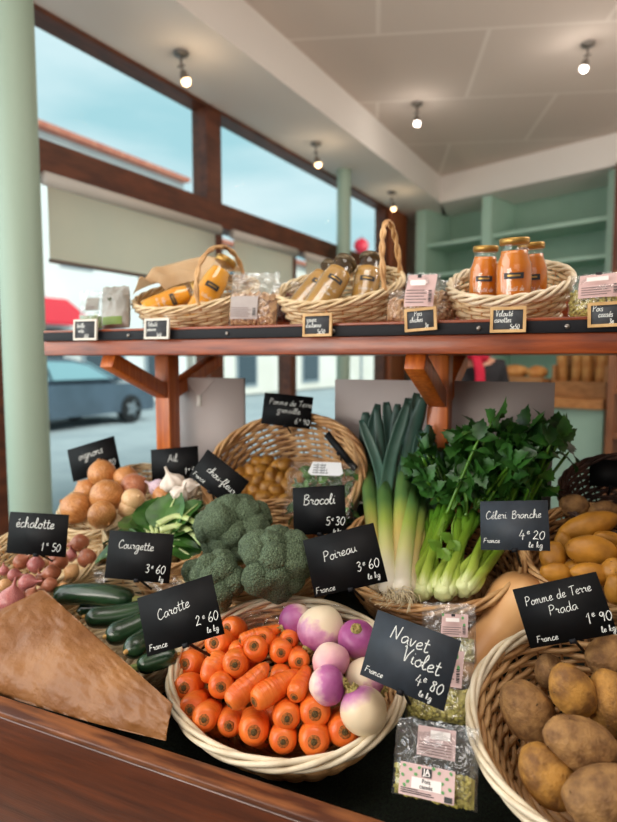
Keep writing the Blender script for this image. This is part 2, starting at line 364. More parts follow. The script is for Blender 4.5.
# ceiling spots
def spot(px, py, z, glowc, power, col, label, tilt):
    p = at(px, py, (0, 0, z), (0, 0, 1)); t = thing('ceiling_spotlight', label, 'spotlight', p, group='ceiling spotlights')
    mb = MB(); mb.lathe([(.034, 0), (.036, -.006), (.03, -.016), (.006, -.018)], 20, capA=True); mb.build('base_plate', M_chrome, t)
    d = Vector(tilt).normalized(); a = Vector((0, 0, -.016)); b_ = a + Vector((0, 0, -.045))
    mb = MB(); mb.tube(smoothpts([a, b_, b_+d*.03], 4), .006, 8); mb.tube([b_+Vector((-.018, 0, 0)), b_+Vector((.018, 0, 0))], .005, 8); mb.build('arm', M_chrome, t)
    c = b_+d*.03; M = orient(c, d)
    mb = MB(); mb.lathe([(.010, -.005), (.017, .006), (.021, .03), (.024, .045)], 18, M, capB=False); sh = mb.build('lamp_shade', M_chrome, t)
    mb = MB(); mb.sphere(c+d*.045, .0225, 2); mb.build('bulb', glowc, sh)
    l = bpy.data.lights.new('spot_glow', 'POINT'); l.energy = power; l.color = col; l.shadow_soft_size = .03
    lo = bpy.data.objects.new('spot_glow', l); COL.objects.link(lo); lo.location = Vector(p)+c+d*.085
M_chrome = pm('brushed_chrome', '#8d8680', rough=.35, metal=.8)
Gw = glow('warm_bulb', '#ffd9a8', 5); Gc = glow('white_bulb', '#fff1e6', 5)
spot(181, 52, 2.8, Gw, 1.0, (1, .72, .45), 'warm ceiling spotlight over the big upper window beside the pale column', (.35, 0, -1))
spot(316, 143, 2.8, Gw, 1.0, (1, .75, .5), 'warm ceiling spotlight in the middle of the lowered strip along the windows', (.2, 0, -1))
spot(392, 192, 2.8, Gw, 1.0, (1, .72, .45), 'warm ceiling spotlight above the orange brown post in the far corner', (.2, 0, -1))
spot(417, 103, 3.03, Gc, 1.2, (1, .93, .85), 'white ceiling spotlight on the main ceiling beside the beam', (.1, -.3, -1))
spot(588, 43, 3.03, Gc, 1.2, (1, .93, .85), 'white ceiling spotlight on the main ceiling away from the beam', (-.2, -.3, -1))

# ------------------------------------------------------------------ green shelving along the back
def qp(t, d, z): return QA + QD*t + QN*d + Vector((0, 0, z))
def qbox(mb, t0, t1, d0, d1, z0, z1): mb.prism([qp(t0,d0,z0), qp(t1,d0,z0), qp(t1,d1,z0), qp(t0,d1,z0)], (0,0,z1-z0)); return mb
t = thing('wall_shelving', 'tall built-in green shelving with empty shelves under the white header', 'shelving', (0,0,0))
qbox(MB(), -.42, 1.47, .52, .56, 0, 2.8).build('back_panel', M_mint_shade, t, smooth=False)
for a, b in ((-.33, -.22), (.36, .45), (1.40, 1.47)): qbox(MB(), a, b, .1, .54, 0, 2.8).build('upright', M_mint, t, smooth=False)
for a, b in ((-.22, .36), (.45, 1.40)):
    for z in (2.48, 2.2, 1.9, 1.6): qbox(MB(), a, b, .13, .54, z-.03, z).build('shelf', M_mint, t, smooth=False)
qbox(MB(), -.33, 1.47, .02, .54, 0, 1.02).build('base_cabinet', M_mint, t, smooth=False)
mb = qbox(MB(), 1.5, 1.72, -.05, .3, 0, 2.8); struct(mb.build('wall_pilaster', pm('dark_brown_pilaster', '#5d3221', '#734231', scale=4, stretch=(6,6,1), rough=.5), smooth=False))

# bread counter on the far side of the shop
o = fl(572, 3.7, 0); CX = (QD*1.0).normalized(); CN = QN
def cp(a, d, z): return o + CX*a + CN*d + Vector((0,0,z))
def cbox(mb, a0, a1, d0, d1, z0, z1): mb.prism([cp(a0,d0,z0), cp(a1,d0,z0), cp(a1,d1,z0), cp(a0,d1,z0)], (0,0,z1-z0)); return mb
t = thing('bread_counter', 'mint green counter with orange wood top holding the bread at the back', 'counter', (0,0,0))
cbox(MB(), -.62, .19, 0, .5, 0, 1.1).build('counter_body', M_mint, t, smooth=False)
cbox(MB(), -.66, .2, -.04, .52, 1.1, 1.16).build('counter_top', pm('honey_wood', '#b0713b', '#cf9155', scale=6, stretch=(1,8,8), rough=.5), t, smooth=False)
cbox(MB(), -.5, -.05, -.012, -.002, .25, .95).build('door', M_mint, t, smooth=False, bevel=.004)
t = thing('bread_crate', 'wooden crate of upright long loaves on the bread counter', 'crate', (0,0,0))
M_crate = pm('crate_wood', '#9a6a3c', '#b98450', scale=7, stretch=(1,6,6), rough=.6)
cbox(MB(), -.17, .17, .08, .1, 1.162, 1.26).build('front_panel', M_crate, t, smooth=False)
cbox(MB(), -.17, .17, .3, .32, 1.162, 1.5).build('back_panel', M_crate, t, smooth=False)
for a in (-.17, .15): cbox(MB(), a, a+.02, .1, .3, 1.162, 1.36).build('side_panel', M_crate, t, smooth=False)
M_crust = pm('bread_crust', '#b5702f', '#dba55f', scale=14, rough=.6, bump=.5, bscale=40, rand=.1)
mb = MB(); pr = [(.004, 0), (.024, .015), (.03, .08), (.032, .24), (.026, .36), (.004, .39)]; mb.lathe(pr, 14); lo0 = mb.mesh('baguette', M_crust)
bag_l = []
for k, (a, d, an) in enumerate(((-.12, .17, -.08), (-.045, .16, .05), (.03, .17, -.04), (.1, .16, .1), (-.08, .25, .04), (.06, .25, -.06))):
    ob = bpy.data.objects.new('baguette', lo0); COL.objects.link(ob); ob.matrix_world = Matrix.Translation(cp(a, d, 1.166)) @ Matrix.Rotation(an, 4, CN)
    tag(ob, f'long crusty loaf standing in the wooden crate, {ORD[k%4]} along its {"front" if k < 4 else "rear"} row', 'bread', 'loaves in the crate')
t = thing('bread_tray', 'raised wooden tray of round loaves on the bread counter', 'tray', (0,0,0))
cbox(MB(), -.66, -.2, .02, .3, 1.162, 1.27).build('box', M_crate, t, smooth=False)
cbox(MB(), -.66, -.2, .02, .035, 1.27, 1.285).build('front_lip', M_crate, t, smooth=False)
for k, (a, d, s) in enumerate(((-.57, .14, .07), (-.43, .12, .075), (-.29, .15, .07))):
    mb = MB(); mb.sphere((0,0,0), s, 3, lambda v: 1+.08*noise.noise(v*2.5+Vector((k,0,0))), (1.25, .8, .62)); ob = mb.build('round_loaf', M_crust)
    ob.location = cp(a, d, 1.27+s*.6); ob.rotation_euler = (0, 0, .5*k)
    tag(ob, ('pale round loaf at the open end of the bread tray', 'golden round loaf in the middle of the bread tray', 'golden round loaf beside the crate of long loaves')[k], 'bread', 'round loaves on the counter')
ts = thing('tall_shelf', 'tall brown wooden shelf unit standing beside the bread counter', 'shelf', (0,0,0))
M_tall = pm('walnut_shelf', '#7a4c31', '#96633f', scale=6, stretch=(5,5,1), rough=.55)
for a in (.24, .78): cbox(MB(), a, a+.035, -.1, .25, 0, 1.9).build('upright', M_tall, ts, smooth=False)
for z in (.3, .62, .94, 1.2, 1.45, 1.7): cbox(MB(), .27, .79, -.09, .24, z, z+.025).build('shelf', M_tall, ts, smooth=False)

# ------------------------------------------------------------------ a person behind the display
def person():
    p = fl(466, 3.15, 0)
    t = thing('person', 'person in a black jacket with a red scarf standing beyond the display', 'person', p)
    t.rotation_euler = (0, 0, R(20))
    def skin(name, nodes, edges, rad, mat, root, sub=2):
        me = bpy.data.meshes.new(name); me.from_pydata(nodes, edges, []); me.materials.append(mat); ob = bpy.data.objects.new(name, me); COL.objects.link(ob); ob.parent = t
        sk = ob.modifiers.new('skin', 'SKIN'); sk.use_smooth_shade = True
        for i, r in enumerate(rad): me.skin_vertices[0].data[i].radius = (r, r) if not isinstance(r, tuple) else r
        for i in range(len(nodes)): me.skin_vertices[0].data[i].use_root = (i == root)
        s2 = ob.modifiers.new('sub', 'SUBSURF'); s2.levels = sub; s2.render_levels = sub
        return ob
    skinm = pm('skin', '#c58f74', rough=.55, sss=.1); black = pm('black_cloth', '#17171a', '#222228', scale=60, rough=.85); hairm = pm('brown_hair', '#4a3a31', '#6a574a', scale=60, stretch=(1,1,.2), rough=.5)
    jeans = pm('dark_trousers', '#20242e', rough=.85)
    # one continuous body: pelvis, spine, neck, head, arms, hands, legs, feet
    n = [(0,0,.88), (0,0,1.05), (0,.01,1.24), (0,.01,1.36), (0,0,1.43), (0,-.01,1.50), (0,-.015,1.575), (0,-.005,1.635),
         (.15,.01,1.35), (.20,.02,1.10), (.17,-.12,.95), (.14,-.2,.93),
         (-.15,.01,1.35), (-.20,.02,1.10), (-.17,-.12,.95), (-.14,-.2,.93),
         (.09,0,.80), (.095,-.01,.46), (.1,.02,.09), (.11,-.11,.035),
         (-.09,0,.80), (-.095,-.01,.46), (-.1,.02,.09), (-.11,-.11,.035)]
    e = [(0,1),(1,2),(2,3),(3,4),(4,5),(5,6),(6,7),(3,8),(8,9),(9,10),(10,11),(3,12),(12,13),(13,14),(14,15),(0,16),(16,17),(17,18),(18,19),(0,20),(20,21),(21,22),(22,23)]
    r = [(.15,.11),(.13,.1),(.16,.11),(.13,.09),.052,(.062,.072),(.075,.092),(.06,.07), .058,.045,.033,.026, .058,.045,.033,.026, .085,.06,.045,.04, .085,.06,.045,.04]
    body = skin('body', n, e, r, skinm, 0)
    # clothes
    cn = n[:4] + [n[8], n[9], (.175,-.10,.965), n[12], n[13], (-.175,-.10,.965)]
    ce = [(0,1),(1,2),(2,3),(3,4),(4,5),(5,6),(3,7),(7,8),(8,9)]
    skin('jacket', cn, ce, [(.175,.135),(.155,.125),(.185,.135),(.15,.11),.075,.06,.047,.075,.06,.047], black, 0)
    tn = [n[0]] + n[16:19] + n[20:23]; te = [(0,1),(1,2),(2,3),(0,4),(4,5),(5,6)]
    skin('trousers', tn, te, [(.165,.125), .1,.075,.06,.1,.075,.06], jeans, 0)
    mb = MB(); mb.tube([Vector((.085*math.cos(a), .075*math.sin(a)-.005, 1.42+.012*math.sin(3*a))) for a in np.linspace(0, 2*math.pi, 24)[:-1]], .032, 10, closed=True)
    mb.tube(smoothpts([(.03,-.09,1.41), (.045,-.125,1.33), (.04,-.14,1.22)], 4), [.03]*9, 8, flat=.5); mb.build('scarf', pm('red_scarf', '#c4173a', rough=.85), t)
    mb = MB(); mb.sphere((0, .012, 1.605), .108, 3, lambda v: 1.0 if v.y > -.35 or v.z > .55 else .86, (.86, 1.0, 1.08)); mb.build('hair', hairm, t)
    mb = MB()
    for s in (-1, 1): mb.sphere((s*.031, -.098, 1.585), .012, 2)
    mb.build('eye', pm('eye_white', '#e6e2dc', rough=.2), t)
    mb = MB(); mb.sphere((0, -.113, 1.555), .016, 2, None, (.8, 1.1, 1.4)); mb.build('nose', skinm, t)
    mb = MB(); mb.sphere((0, -.100, 1.522), .02, 2, None, (1.1, .4, .3)); mb.build('mouth', pm('lips', '#a8584f', rough=.4), t)
    for s in (-1, 1):                      # fingers, each a chain rooted in the hand
        for k, (dx, ln) in enumerate(((-.018, .055), (-.006, .066), (.006, .062), (.018, .05))):
            mb = MB(); b0 = Vector((s*.14+dx, -.205, .925)); mb.tube([b0, b0+Vector((0, -.5*ln, -.004)), b0+Vector((0, -.85*ln, -.02)), b0+Vector((0, -ln, -.034))], [.009,.0085,.0075,.005], 8); mb.build('finger', skinm, t)
        mb = MB(); b0 = Vector((s*.14-s*.022, -.18, .925)); mb.tube([b0, b0+Vector((-s*.02, -.025, -.008)), b0+Vector((-s*.022, -.048, -.02))], [.011,.0095,.006], 8); mb.build('thumb', skinm, t)
person()

# ------------------------------------------------------------------ the street outside
struct(MB().box((-30, -12, -.12), (-2.45, 60, -.06)).build('street', pm('pale_asphalt', '#8e989c', '#9ea7aa', scale=1.2, rough=.8)))
def fx(y, off): return Vector((-14+.0945*y+off*.9956, y-.0941*off, 0))
M_fac = pm('white_render', '#dcdad6', '#e8e6e2', scale=.6, rough=.9); M_tile = pm('red_roof_tile', '#b0614c', '#c67f66', scale=6, rough=.8); M_dk = pm('dark_window_pane', '#3c4850', rough=.15); M_shut = pm('grey_shutter', '#8f9aa0', rough=.6)
def house(name, y0, y1, zt, mat, label, wins, dz=.0):
    t = thing(name, label, 'house', (0,0,0))
    mb = MB(); mb.prism([fx(y0,0), fx(y1,0), fx(y1,-7), fx(y0,-7)], (0,0,zt)); mb.build('wall', mat, t, smooth=False)
    mb = MB(); a, b_, c, d = fx(y0,.3), fx(y1,.3), fx(y1,-3.5), fx(y0,-3.5)
    for q, z in ((a, zt), (b_, zt), (c, zt+.08), (d, zt+.08)): q.z = z
    mb.prism([a, b_, c, d], (0,0,.13)); mb.build('roof', M_tile, t, smooth=False)
    for (wy, wz, w, h) in wins:
        mb = MB(); mb.prism([fx(wy,.0), fx(wy+w,.0), fx(wy+w,.05), fx(wy,.05)], (0,0,h)); f = mb.build('window', M_shut, t, smooth=False); f.location.z = wz
        mb = MB(); mb.prism([fx(wy+.12,.05), fx(wy+w-.12,.05), fx(wy+w-.12,.07), fx(wy+.12,.07)], (0,0,h-.24)); p = mb.build('pane', M_dk, f, smooth=False); p.location.z = .12
    return t
h1 = house('town_house', 4, 17.2, 7.28, M_fac, 'white house with red tiled roof and shop awning across the street', [(9.4, 3.9, 1.1, 1.7), (12.2, 3.9, 1.1, 1.7), (15, 3.9, 1.1, 1.7), (12.8, .4, 1.6, 2.0), (15.2, .4, 1.2, 2.2)])
mb = MB(); mb.prism([fx(8.4,0)+Vector((0,0,2.95)), fx(12.4,0)+Vector((0,0,2.95)), fx(12.4,1.1)+Vector((0,0,2.25)), fx(8.4,1.1)+Vector((0,0,2.25))], (0,0,.07)); mb.build('awning', pm('red_awning', '#d12a3a', rough=.7), h1, smooth=False)
mb = MB(); mb.prism([fx(8.6,0), fx(12.2,0), fx(12.2,.04), fx(8.6,.04)], (0,0,2.2)); mb.build('shop_window', M_dk, h1, smooth=False)
mb = MB(); mb.box((-.22,-.22,0), (.22,.22,.55), Matrix.Translation(fx(16.0,-.8)+Vector((0,0,7.1)))); mb.build('chimney', M_tile, h1, smooth=False)
house('cream_house', 17.6, 34, 5.6, pm('cream_render', '#d9d2c6', '#e3ddd3', scale=.6, rough=.9), 'cream house farther along the street with grey framed windows', [(19.5, 3.2, 1.1, 1.6), (23, 3.2, 1.1, 1.6), (27, 3.2, 1.1, 1.6), (20, .3, 1.4, 2.1), (25, .3, 1.6, 1.7)])
# round red sign on a pole
p = fl(361, 15, 0); t = thing('street_sign', 'round red sign on a thin grey pole out in the street', 'sign', p)
mb = MB(); mb.tube([(0,0,-.06), (0,0,4.4)], .03, 8); mb.build('pole', M_shut, t)
mb = MB(); mb.lathe([(.0, -.02), (.18, -.02), (.18, .02), (.0, .02)], 24, orient((.0,-.06,4.15), (.3,-1,0))); mb.build('sign_plate', pm('sign_red', '#d8223a', rough=.4), t)

def car():
    p = Vector((-10.24, 10.8, -.06)); ang = math.atan2(UW.y, UW.x) + R(5)
    t = thing('car', 'dark blue grey car parked across the street outside the window', 'car', p); t.rotation_euler = (0, 0, ang)
    # local: x forward, front wheel at x=0, body towards -x
    mp_ = pm('car_paint', '#46535f', '#505e6c', scale=2, rough=.22, coat=.6, metal=.3); gl = pm('car_glass', '#7fa3aa', rough=.08); tr = pm('tyre_rubber', '#17181a', rough=.9); al = pm('alloy_rim', '#8f969b', rough=.35, metal=.8)
    low = [(-3.6,.3),(-3.65,.75),(-3.55,1.0),(-3.3,1.02),(.1,.98),(.6,.88),(.82,.7),(.85,.42),(.8,.26)]
    mb = MB(); W2 = .92
    ny = 9
    def ring(y):
        k = abs(y)/W2; return [Vector((x*(1-.03*k**4), y, z - (.06*k**4 if z > .8 else 0))) for x, z in low]
    ys = [W2*math.sin(q) for q in np.linspace(-math.pi/2, math.pi/2, ny)]
    rings = [ring(y) for y in ys]; n = len(low)
    mb.add([v for r_ in rings for v in r_], [(i*n+j, i*n+(j+1) % n, (i+1)*n+(j+1) % n, (i+1)*n+j) for i in range(ny-1) for j in range(n)] + [tuple(range(n-1,-1,-1)), tuple((ny-1)*n+j for j in range(n))])
    mb.build('body', mp_, t, auto=35)
    cab = [(-3.4,1.0),(-3.1,1.38),(-2.4,1.48),(-1.5,1.47),(-1.0,1.38),(-.25,.98)]
    mb = MB(); n = len(cab); rings = [[Vector((x, s*(.82 if z < 1.1 else .64), z)) for x, z in cab] for s in (-1, 1)]
    mb.add(rings[0]+rings[1], [(j, (j+1) % n, n+(j+1) % n, n+j) for j in range(n)] + [tuple(range(n-1,-1,-1)), tuple(n+j for j in range(n))]); mb.build('cabin_roof', mp_, t, smooth=False, bevel=.03)
    for s in (-1, 1):
        for q in ([(-3.1,1.04),(-2.9,1.34),(-2.25,1.41),(-2.2,1.04)], [(-2.12,1.04),(-2.17,1.41),(-1.5,1.40),(-1.1,1.33),(-.55,1.04)]):
            mb = MB(); mb.prism([Vector((x, s*(.826-(z-1.0)*.38+.02), z)) for x, z in q], (0, s*.012, 0)); mb.build('side_window', gl, t, smooth=False)
        for x in (0, -2.65):
            mb = MB(); mb.lathe([(.2,-.1),(.31,-.1),(.325,-.06),(.325,.06),(.31,.1),(.2,.1)], 28, orient((x, s*.86, .325), (0, s, 0))); wh = mb.build('wheel', tr, t)
            mb = MB(); mb.lathe([(.02,.11),(.2,.095)], 20, orient((x, s*.86, .325), (0, s, 0)), capA=True)
            for k in range(5): mb.beam((x, s*.97, .325), (x+.2*math.cos(k*1.2566), s*.97, .325+.2*math.sin(k*1.2566)), .05, .02, (0,1,0))
            mb.build('rim', al, wh)
        mb = MB(); mb.sphere((-.45, s*.95, 1.05), .1, 2, None, (.6,.9,.7)); mb.build('wing_mirror', mp_, t)
        mb = MB(); mb.sphere((.72, s*.66, .72), .12, 2, None, (.6,1.2,.5)); mb.build('headlamp', pm('lamp_glass', '#cfd6da', rough=.1), t)
    mb = MB(); mb.prism([Vector((-.98,-.62,1.375)), Vector((-.98,.62,1.375)), Vector((-.28,.78,1.005)), Vector((-.28,-.78,1.005))], (.02,0,.02)); mb.build('windscreen', gl, t, smooth=False)
car()

# ------------------------------------------------------------------ the display stand
stand = thing('display_stand', 'varnished wooden market display stand with sloping bed and upper shelf', 'display stand', (0,0,0))
XL, XR = -1.24, .62
mb = MB().box((XL, .556, .722), (XR, .584, .897)); mb.build('front_board', M_board, stand, bevel=.003)
MB().box((XL, .555, .897), (XR, .585, .905)).build('rail_edge', M_edge, stand, bevel=.002)
MB().box((XL+.01, .585, .0), (XR-.01, .605, .78)).build('lower_board', pm('lower_board_wood', '#9a5426', '#b9703a', scale=7, stretch=(1,12,12), rough=.4), stand)
mb = MB(); z0, z1 = bedz(.60)-.03, bedz(1.34)-.03
mb.prism([(XL, .586, z0-.01), (XL, .586, z0), (XL, 1.34, z1), (XL, 1.34, z1-.03)], (XR-XL, 0, 0)); mb.build('sloping_bed', M_board, stand, smooth=False)
for x in (XL, XR-.025):
    mb = MB(); mb.prism([(x, .586, 0), (x, 1.34, 0), (x, 1.34, z1-.031), (x, .586, z0-.011)], (.025, 0, 0)); mb.build('end_panel', M_board, stand, smooth=False)
MB().box((XL+.026, 1.315, 0), (XR-.026, 1.34, z1-.035)).build('back_panel', M_board, stand)
posts = [-.952, -.262, .428]
for x in posts:
    MB().box((x-.022, 1.217, bedz(1.24)-.006), (x+.022, 1.261, 1.408)).build('post', M_woodpost, stand, bevel=.003)
    for ya, yb in ((1.03, 1.222), (1.46, 1.256)):
        mb = MB(); mb.beam((x, ya, 1.398), (x, yb, 1.318), .036, .034, (0, 0, 1)); mb.build('brace', M_woodpost, stand, bevel=.002)
MB().box((-1.108, .998, 1.408), (XR, 1.50, 1.440)).build('shelf_rail', M_wood, stand, bevel=.002)
MB().box((-1.104, .9935, 1.4395), (XR, 1.003, 1.4585)).build('shelf_strip', M_black, stand, bevel=.001)
MB().box((-1.106, .996, 1.4585), (XR, 1.50, 1.4635)).build('shelf_top', M_wood, stand, bevel=.001)
MB().box((-.97, 1.285, 1.4635), (XR, 1.31, 1.527)).build('shelf_batten', M_wood, stand, bevel=.002)
for x in (-.86, -.62, -.40, -.15, -.02): mb = MB(); mb.lathe([(.0025,0),(.004,.0005),(.0035,.002),(.001,.0026)], 10, orient((x, .9933, 1.449), (0,-1,0))); mb.build('shelf_screw', M_chrome, stand)
mb = MB(); mb.prism([Vector((XL+.005, .587, 0)), Vector((XR-.03, .587, 0)), Vector((XR-.03, 1.30, 0)), Vector((XL+.005, 1.30, 0))], (0,0,.006))
for v in mb.v: v.z += bedz(v.y) - .007
o = mb.build('display_matting', M_mat, smooth=False); tag(o, 'dark green matting covering the sloping bed under the baskets', 'mat')

# white boards standing behind the baskets
def board(x0, x1, zt, label, cut=False):
    z = bedz(1.306)
    t = thing('foam_board', label, 'board', ((x0+x1)/2, 1.306, z), group='white foam boards'); cx = (x0+x1)/2
    MB().box((x0-cx, -.004, 0), (x1-cx, .004, zt-z)).build('sheet', M_white, t)
    if cut:
        MB().box((-.035, -.0075, zt-z-.075), (-.022, -.004, zt-z-.045)).build('hanger', pm('hanger_plastic', '#ecebe6', rough=.4), t)
        mb = MB(); mb.prism([(-.075,-.006,zt-z-.004), (-.029,-.006,zt-z-.05), (.02,-.006,zt-z-.004)], (0,.002,0)); mb.build('folded_flap', pm('flap_card', '#b9afad', rough=.7), t, smooth=False)
board(-.975, -.766, 1.352, 'narrow white board with folded top flap standing behind the garlic', True)
board(-.520, -.045, 1.353, 'wide white board standing behind the leeks and celery')

# ------------------------------------------------------------------ handwriting
GL = {
'a': (1.0, [[(.82,.85),(.5,1),(.12,.6),(.22,.08),(.55,.12),(.82,.7),(.84,.3),(1.0,.05)]]),
'b': (.95, [[(.05,.6),(.35,1.9),(.15,2),(.1,.8),(.15,.1),(.5,0),(.75,.4),(.6,.85),(.75,.9),(1.0,.8)]]),
'c': (.85, [[(.75,.85),(.45,1),(.1,.5),(.35,0),(.85,.25)]]),
'd': (1.05, [[(.8,.85),(.4,.95),(.1,.45),(.35,0),(.75,.4),(.85,2),(.85,.3),(1.05,.05)]]),
'e': (.85, [[(.1,.42),(.5,.55),(.7,.85),(.42,1),(.12,.55),(.3,.03),(.85,.25)]]),
'f': (.75, [[(.05,.4),(.5,1.5),(.55,2),(.35,1.7),(.3,-.7),(.5,-.5),(.45,.3),(.75,.4)]]),
'g': (1.0, [[(.8,.88),(.4,1),(.12,.5),(.4,.1),(.78,.6),(.8,.9),(.75,-.6),(.4,-1),(.15,-.7),(.95,.15)]]),
'h': (1.0, [[(.1,.5),(.4,1.8),(.2,2),(.12,0),(.3,.75),(.6,.95),(.72,.5),(.75,.1),(1.0,.1)]]),
'i': (.5, [[(.1,.6),(.2,1),(.18,.2),(.5,.1)], [(.24,1.42),(.27,1.5)]]),
'k': (.9, [[(.1,.5),(.35,1.8),(.18,2),(.12,0)], [(.7,1),(.2,.5),(.55,.15),(.9,.05)]]),
'l': (.6, [[(.0,.3),(.4,1.5),(.3,2),(.13,1.5),(.15,.3),(.35,0),(.6,.2)]]),
'm': (1.4, [[(.08,1),(.12,0)], [(.12,.5),(.35,1),(.5,.7),(.5,0)], [(.5,.5),(.8,1),(.95,.7),(.97,.15),(1.35,.1)]]),
'n': (1.05, [[(.08,1),(.12,0)], [(.12,.5),(.45,1),(.65,.7),(.67,.15),(1.05,.1)]]),
'o': (.9, [[(.5,1),(.12,.6),(.2,.1),(.55,.02),(.78,.5),(.5,1),(.55,.85),(.95,.8)]]),
'p': (.95, [[(.1,1),(.14,-1)], [(.12,.5),(.5,1),(.75,.6),(.5,.05),(.14,.15)]]),
'q': (.95, [[(.8,.88),(.4,1),(.12,.5),(.4,.1),(.78,.6),(.8,1),(.8,-1)]]),
'r': (.72, [[(.05,.8),(.2,1.05),(.3,.85),(.55,.85),(.42,.3),(.72,.1)]]),
's': (.75, [[(.6,.88),(.35,1),(.15,.75),(.55,.35),(.4,.02),(.1,.12)]]),
't': (.7, [[(.32,1.75),(.28,.3),(.45,.02),(.75,.2)], [(.02,1.15),(.65,1.2)]]),
'u': (1.0, [[(.1,1),(.12,.3),(.35,.02),(.65,.4),(.72,1),(.72,.3),(1.0,.08)]]),
'v': (.85, [[(.08,1),(.35,0),(.7,1)]]), 'x': (.8, [[(.1,1),(.7,0)], [(.7,1),(.1,0)]]),
'y': (.9, [[(.1,1),(.15,.3),(.4,.1),(.7,.9),(.7,1),(.6,-.7),(.2,-.9)]]),
'A': (1.25, [[(.02,0),(.25,1),(.6,1.9),(.85,1),(1.05,0)], [(.2,.75),(.95,.75)]]),
'B': (1.25, [[(.2,1.8),(.18,0)], [(.1,1.75),(.6,2),(.95,1.6),(.3,1.05)], [(.3,1.05),(.95,.9),(1.0,.3),(.5,0),(.1,.1)]]),
'C': (1.2, [[(1.0,1.6),(.7,1.95),(.2,1.3),(.2,.4),(.6,0),(1.15,.35)]]),
'F': (1.1, [[(.25,1.8),(.15,0)], [(.1,1.85),(1.0,1.9)], [(.2,1.0),(.8,1.05)]]),
'L': (1.1, [[(.2,2),(.15,.1),(.95,.05)]]),
'N': (1.35, [[(.1,0),(.2,1.8)], [(.2,1.8),(.85,.1)], [(.85,.1),(1.05,2.0)]]),
'O': (1.3, [[(.6,1.9),(.15,1.2),(.25,.3),(.7,0),(1.1,.7),(.95,1.7),(.55,1.9)]]),
'P': (1.15, [[(.2,1.9),(.15,0)], [(.1,1.8),(.6,2),(1.0,1.5),(.6,1.0),(.25,.95)]]),
'S': (1.0, [[(.85,1.7),(.5,2),(.2,1.5),(.75,.7),(.5,.05),(.1,.2)]]),
'T': (1.15, [[(.6,1.9),(.55,0)], [(.05,1.8),(.6,1.9),(1.15,1.95)]]),
'V': (1.2, [[(.05,1.8),(.25,1.9),(.55,0),(.75,1.0),(1.1,1.95)]]),
'-': (.6, [[(.1,.5),(.5,.55)]]), "'": (.3, [[(.15,2),(.1,1.6)]]),
'0': (1.0, [[(.5,1.6),(.12,1.0),(.2,.2),(.55,0),(.85,.7),(.75,1.4),(.45,1.6)]]),
'1': (.6, [[(.05,1.1),(.4,1.7),(.35,0)]]),
'2': (1.0, [[(.15,1.3),(.45,1.7),(.75,1.3),(.3,.4),(.1,.05),(.5,.15),(.95,0)]]),
'3': (.9, [[(.15,1.5),(.5,1.7),(.7,1.3),(.35,.9),(.75,.6),(.5,0),(.1,.2)]]),
'4': (1.0, [[(.45,1.7),(.1,.6),(.9,.65)], [(.65,1.1),(.6,-.1)]]),
'5': (.95, [[(.8,1.7),(.3,1.65),(.22,1.0),(.6,1.0),(.8,.5),(.5,0),(.1,.15)]]),
'6': (.95, [[(.7,1.7),(.25,1.0),(.15,.3),(.5,0),(.8,.35),(.55,.8),(.2,.5)]]),
'8': (.95, [[(.6,1.6),(.25,1.4),(.65,.7),(.6,.05),(.2,.2),(.35,.85),(.75,1.3),(.6,1.6)]]),
'9': (.95, [[(.75,1.4),(.4,1.65),(.15,1.2),(.45,.9),(.75,1.4),(.65,0)]]),
}
GL['é'] = (.85, GL['e'][1] + [[(.4,1.35),(.65,1.75)]])
SHARP = set('ANkx41T')
def write(mb, text, x, y, s, w, slant=.12, rot=0, z=.0006, fn=None, sx=1.0):
    cx = 0; ca, sa = math.cos(rot), math.sin(rot)
    for ch in text:
        if ch == ' ': cx += .75; continue
        adv, st = GL.get(ch, GL['o'])
        for k in st:
            p = [Vector((a, b, 0)) for a, b in k]
            q = p if (ch in SHARP and len(p) <= 3) else smoothpts(p, 4)
            q = [(((cx+a.x)*sx + slant*a.y)*s, a.y*s) for a in q]; q = [Vector((x+a*ca-b*sa, y+a*sa+b*ca, z)) for a, b in q]
            L, Rr = [], []
            for i in range(len(q)):
                d = (q[min(i+1, len(q)-1)]-q[max(i-1, 0)]); d.z = 0
                d = d.normalized() if d.length > 1e-9 else Vector((1,0,0)); nrm = Vector((-d.y, d.x, 0))*w*.5; L.append(q[i]+nrm); Rr.append(q[i]-nrm)
            n = len(q); vs = L+Rr
            if fn: vs = [fn(v) for v in vs]
            mb.add(vs, [(n+i, n+i+1, i+1, i) for i in range(n-1)])
        cx += adv
    return cx*s*sx

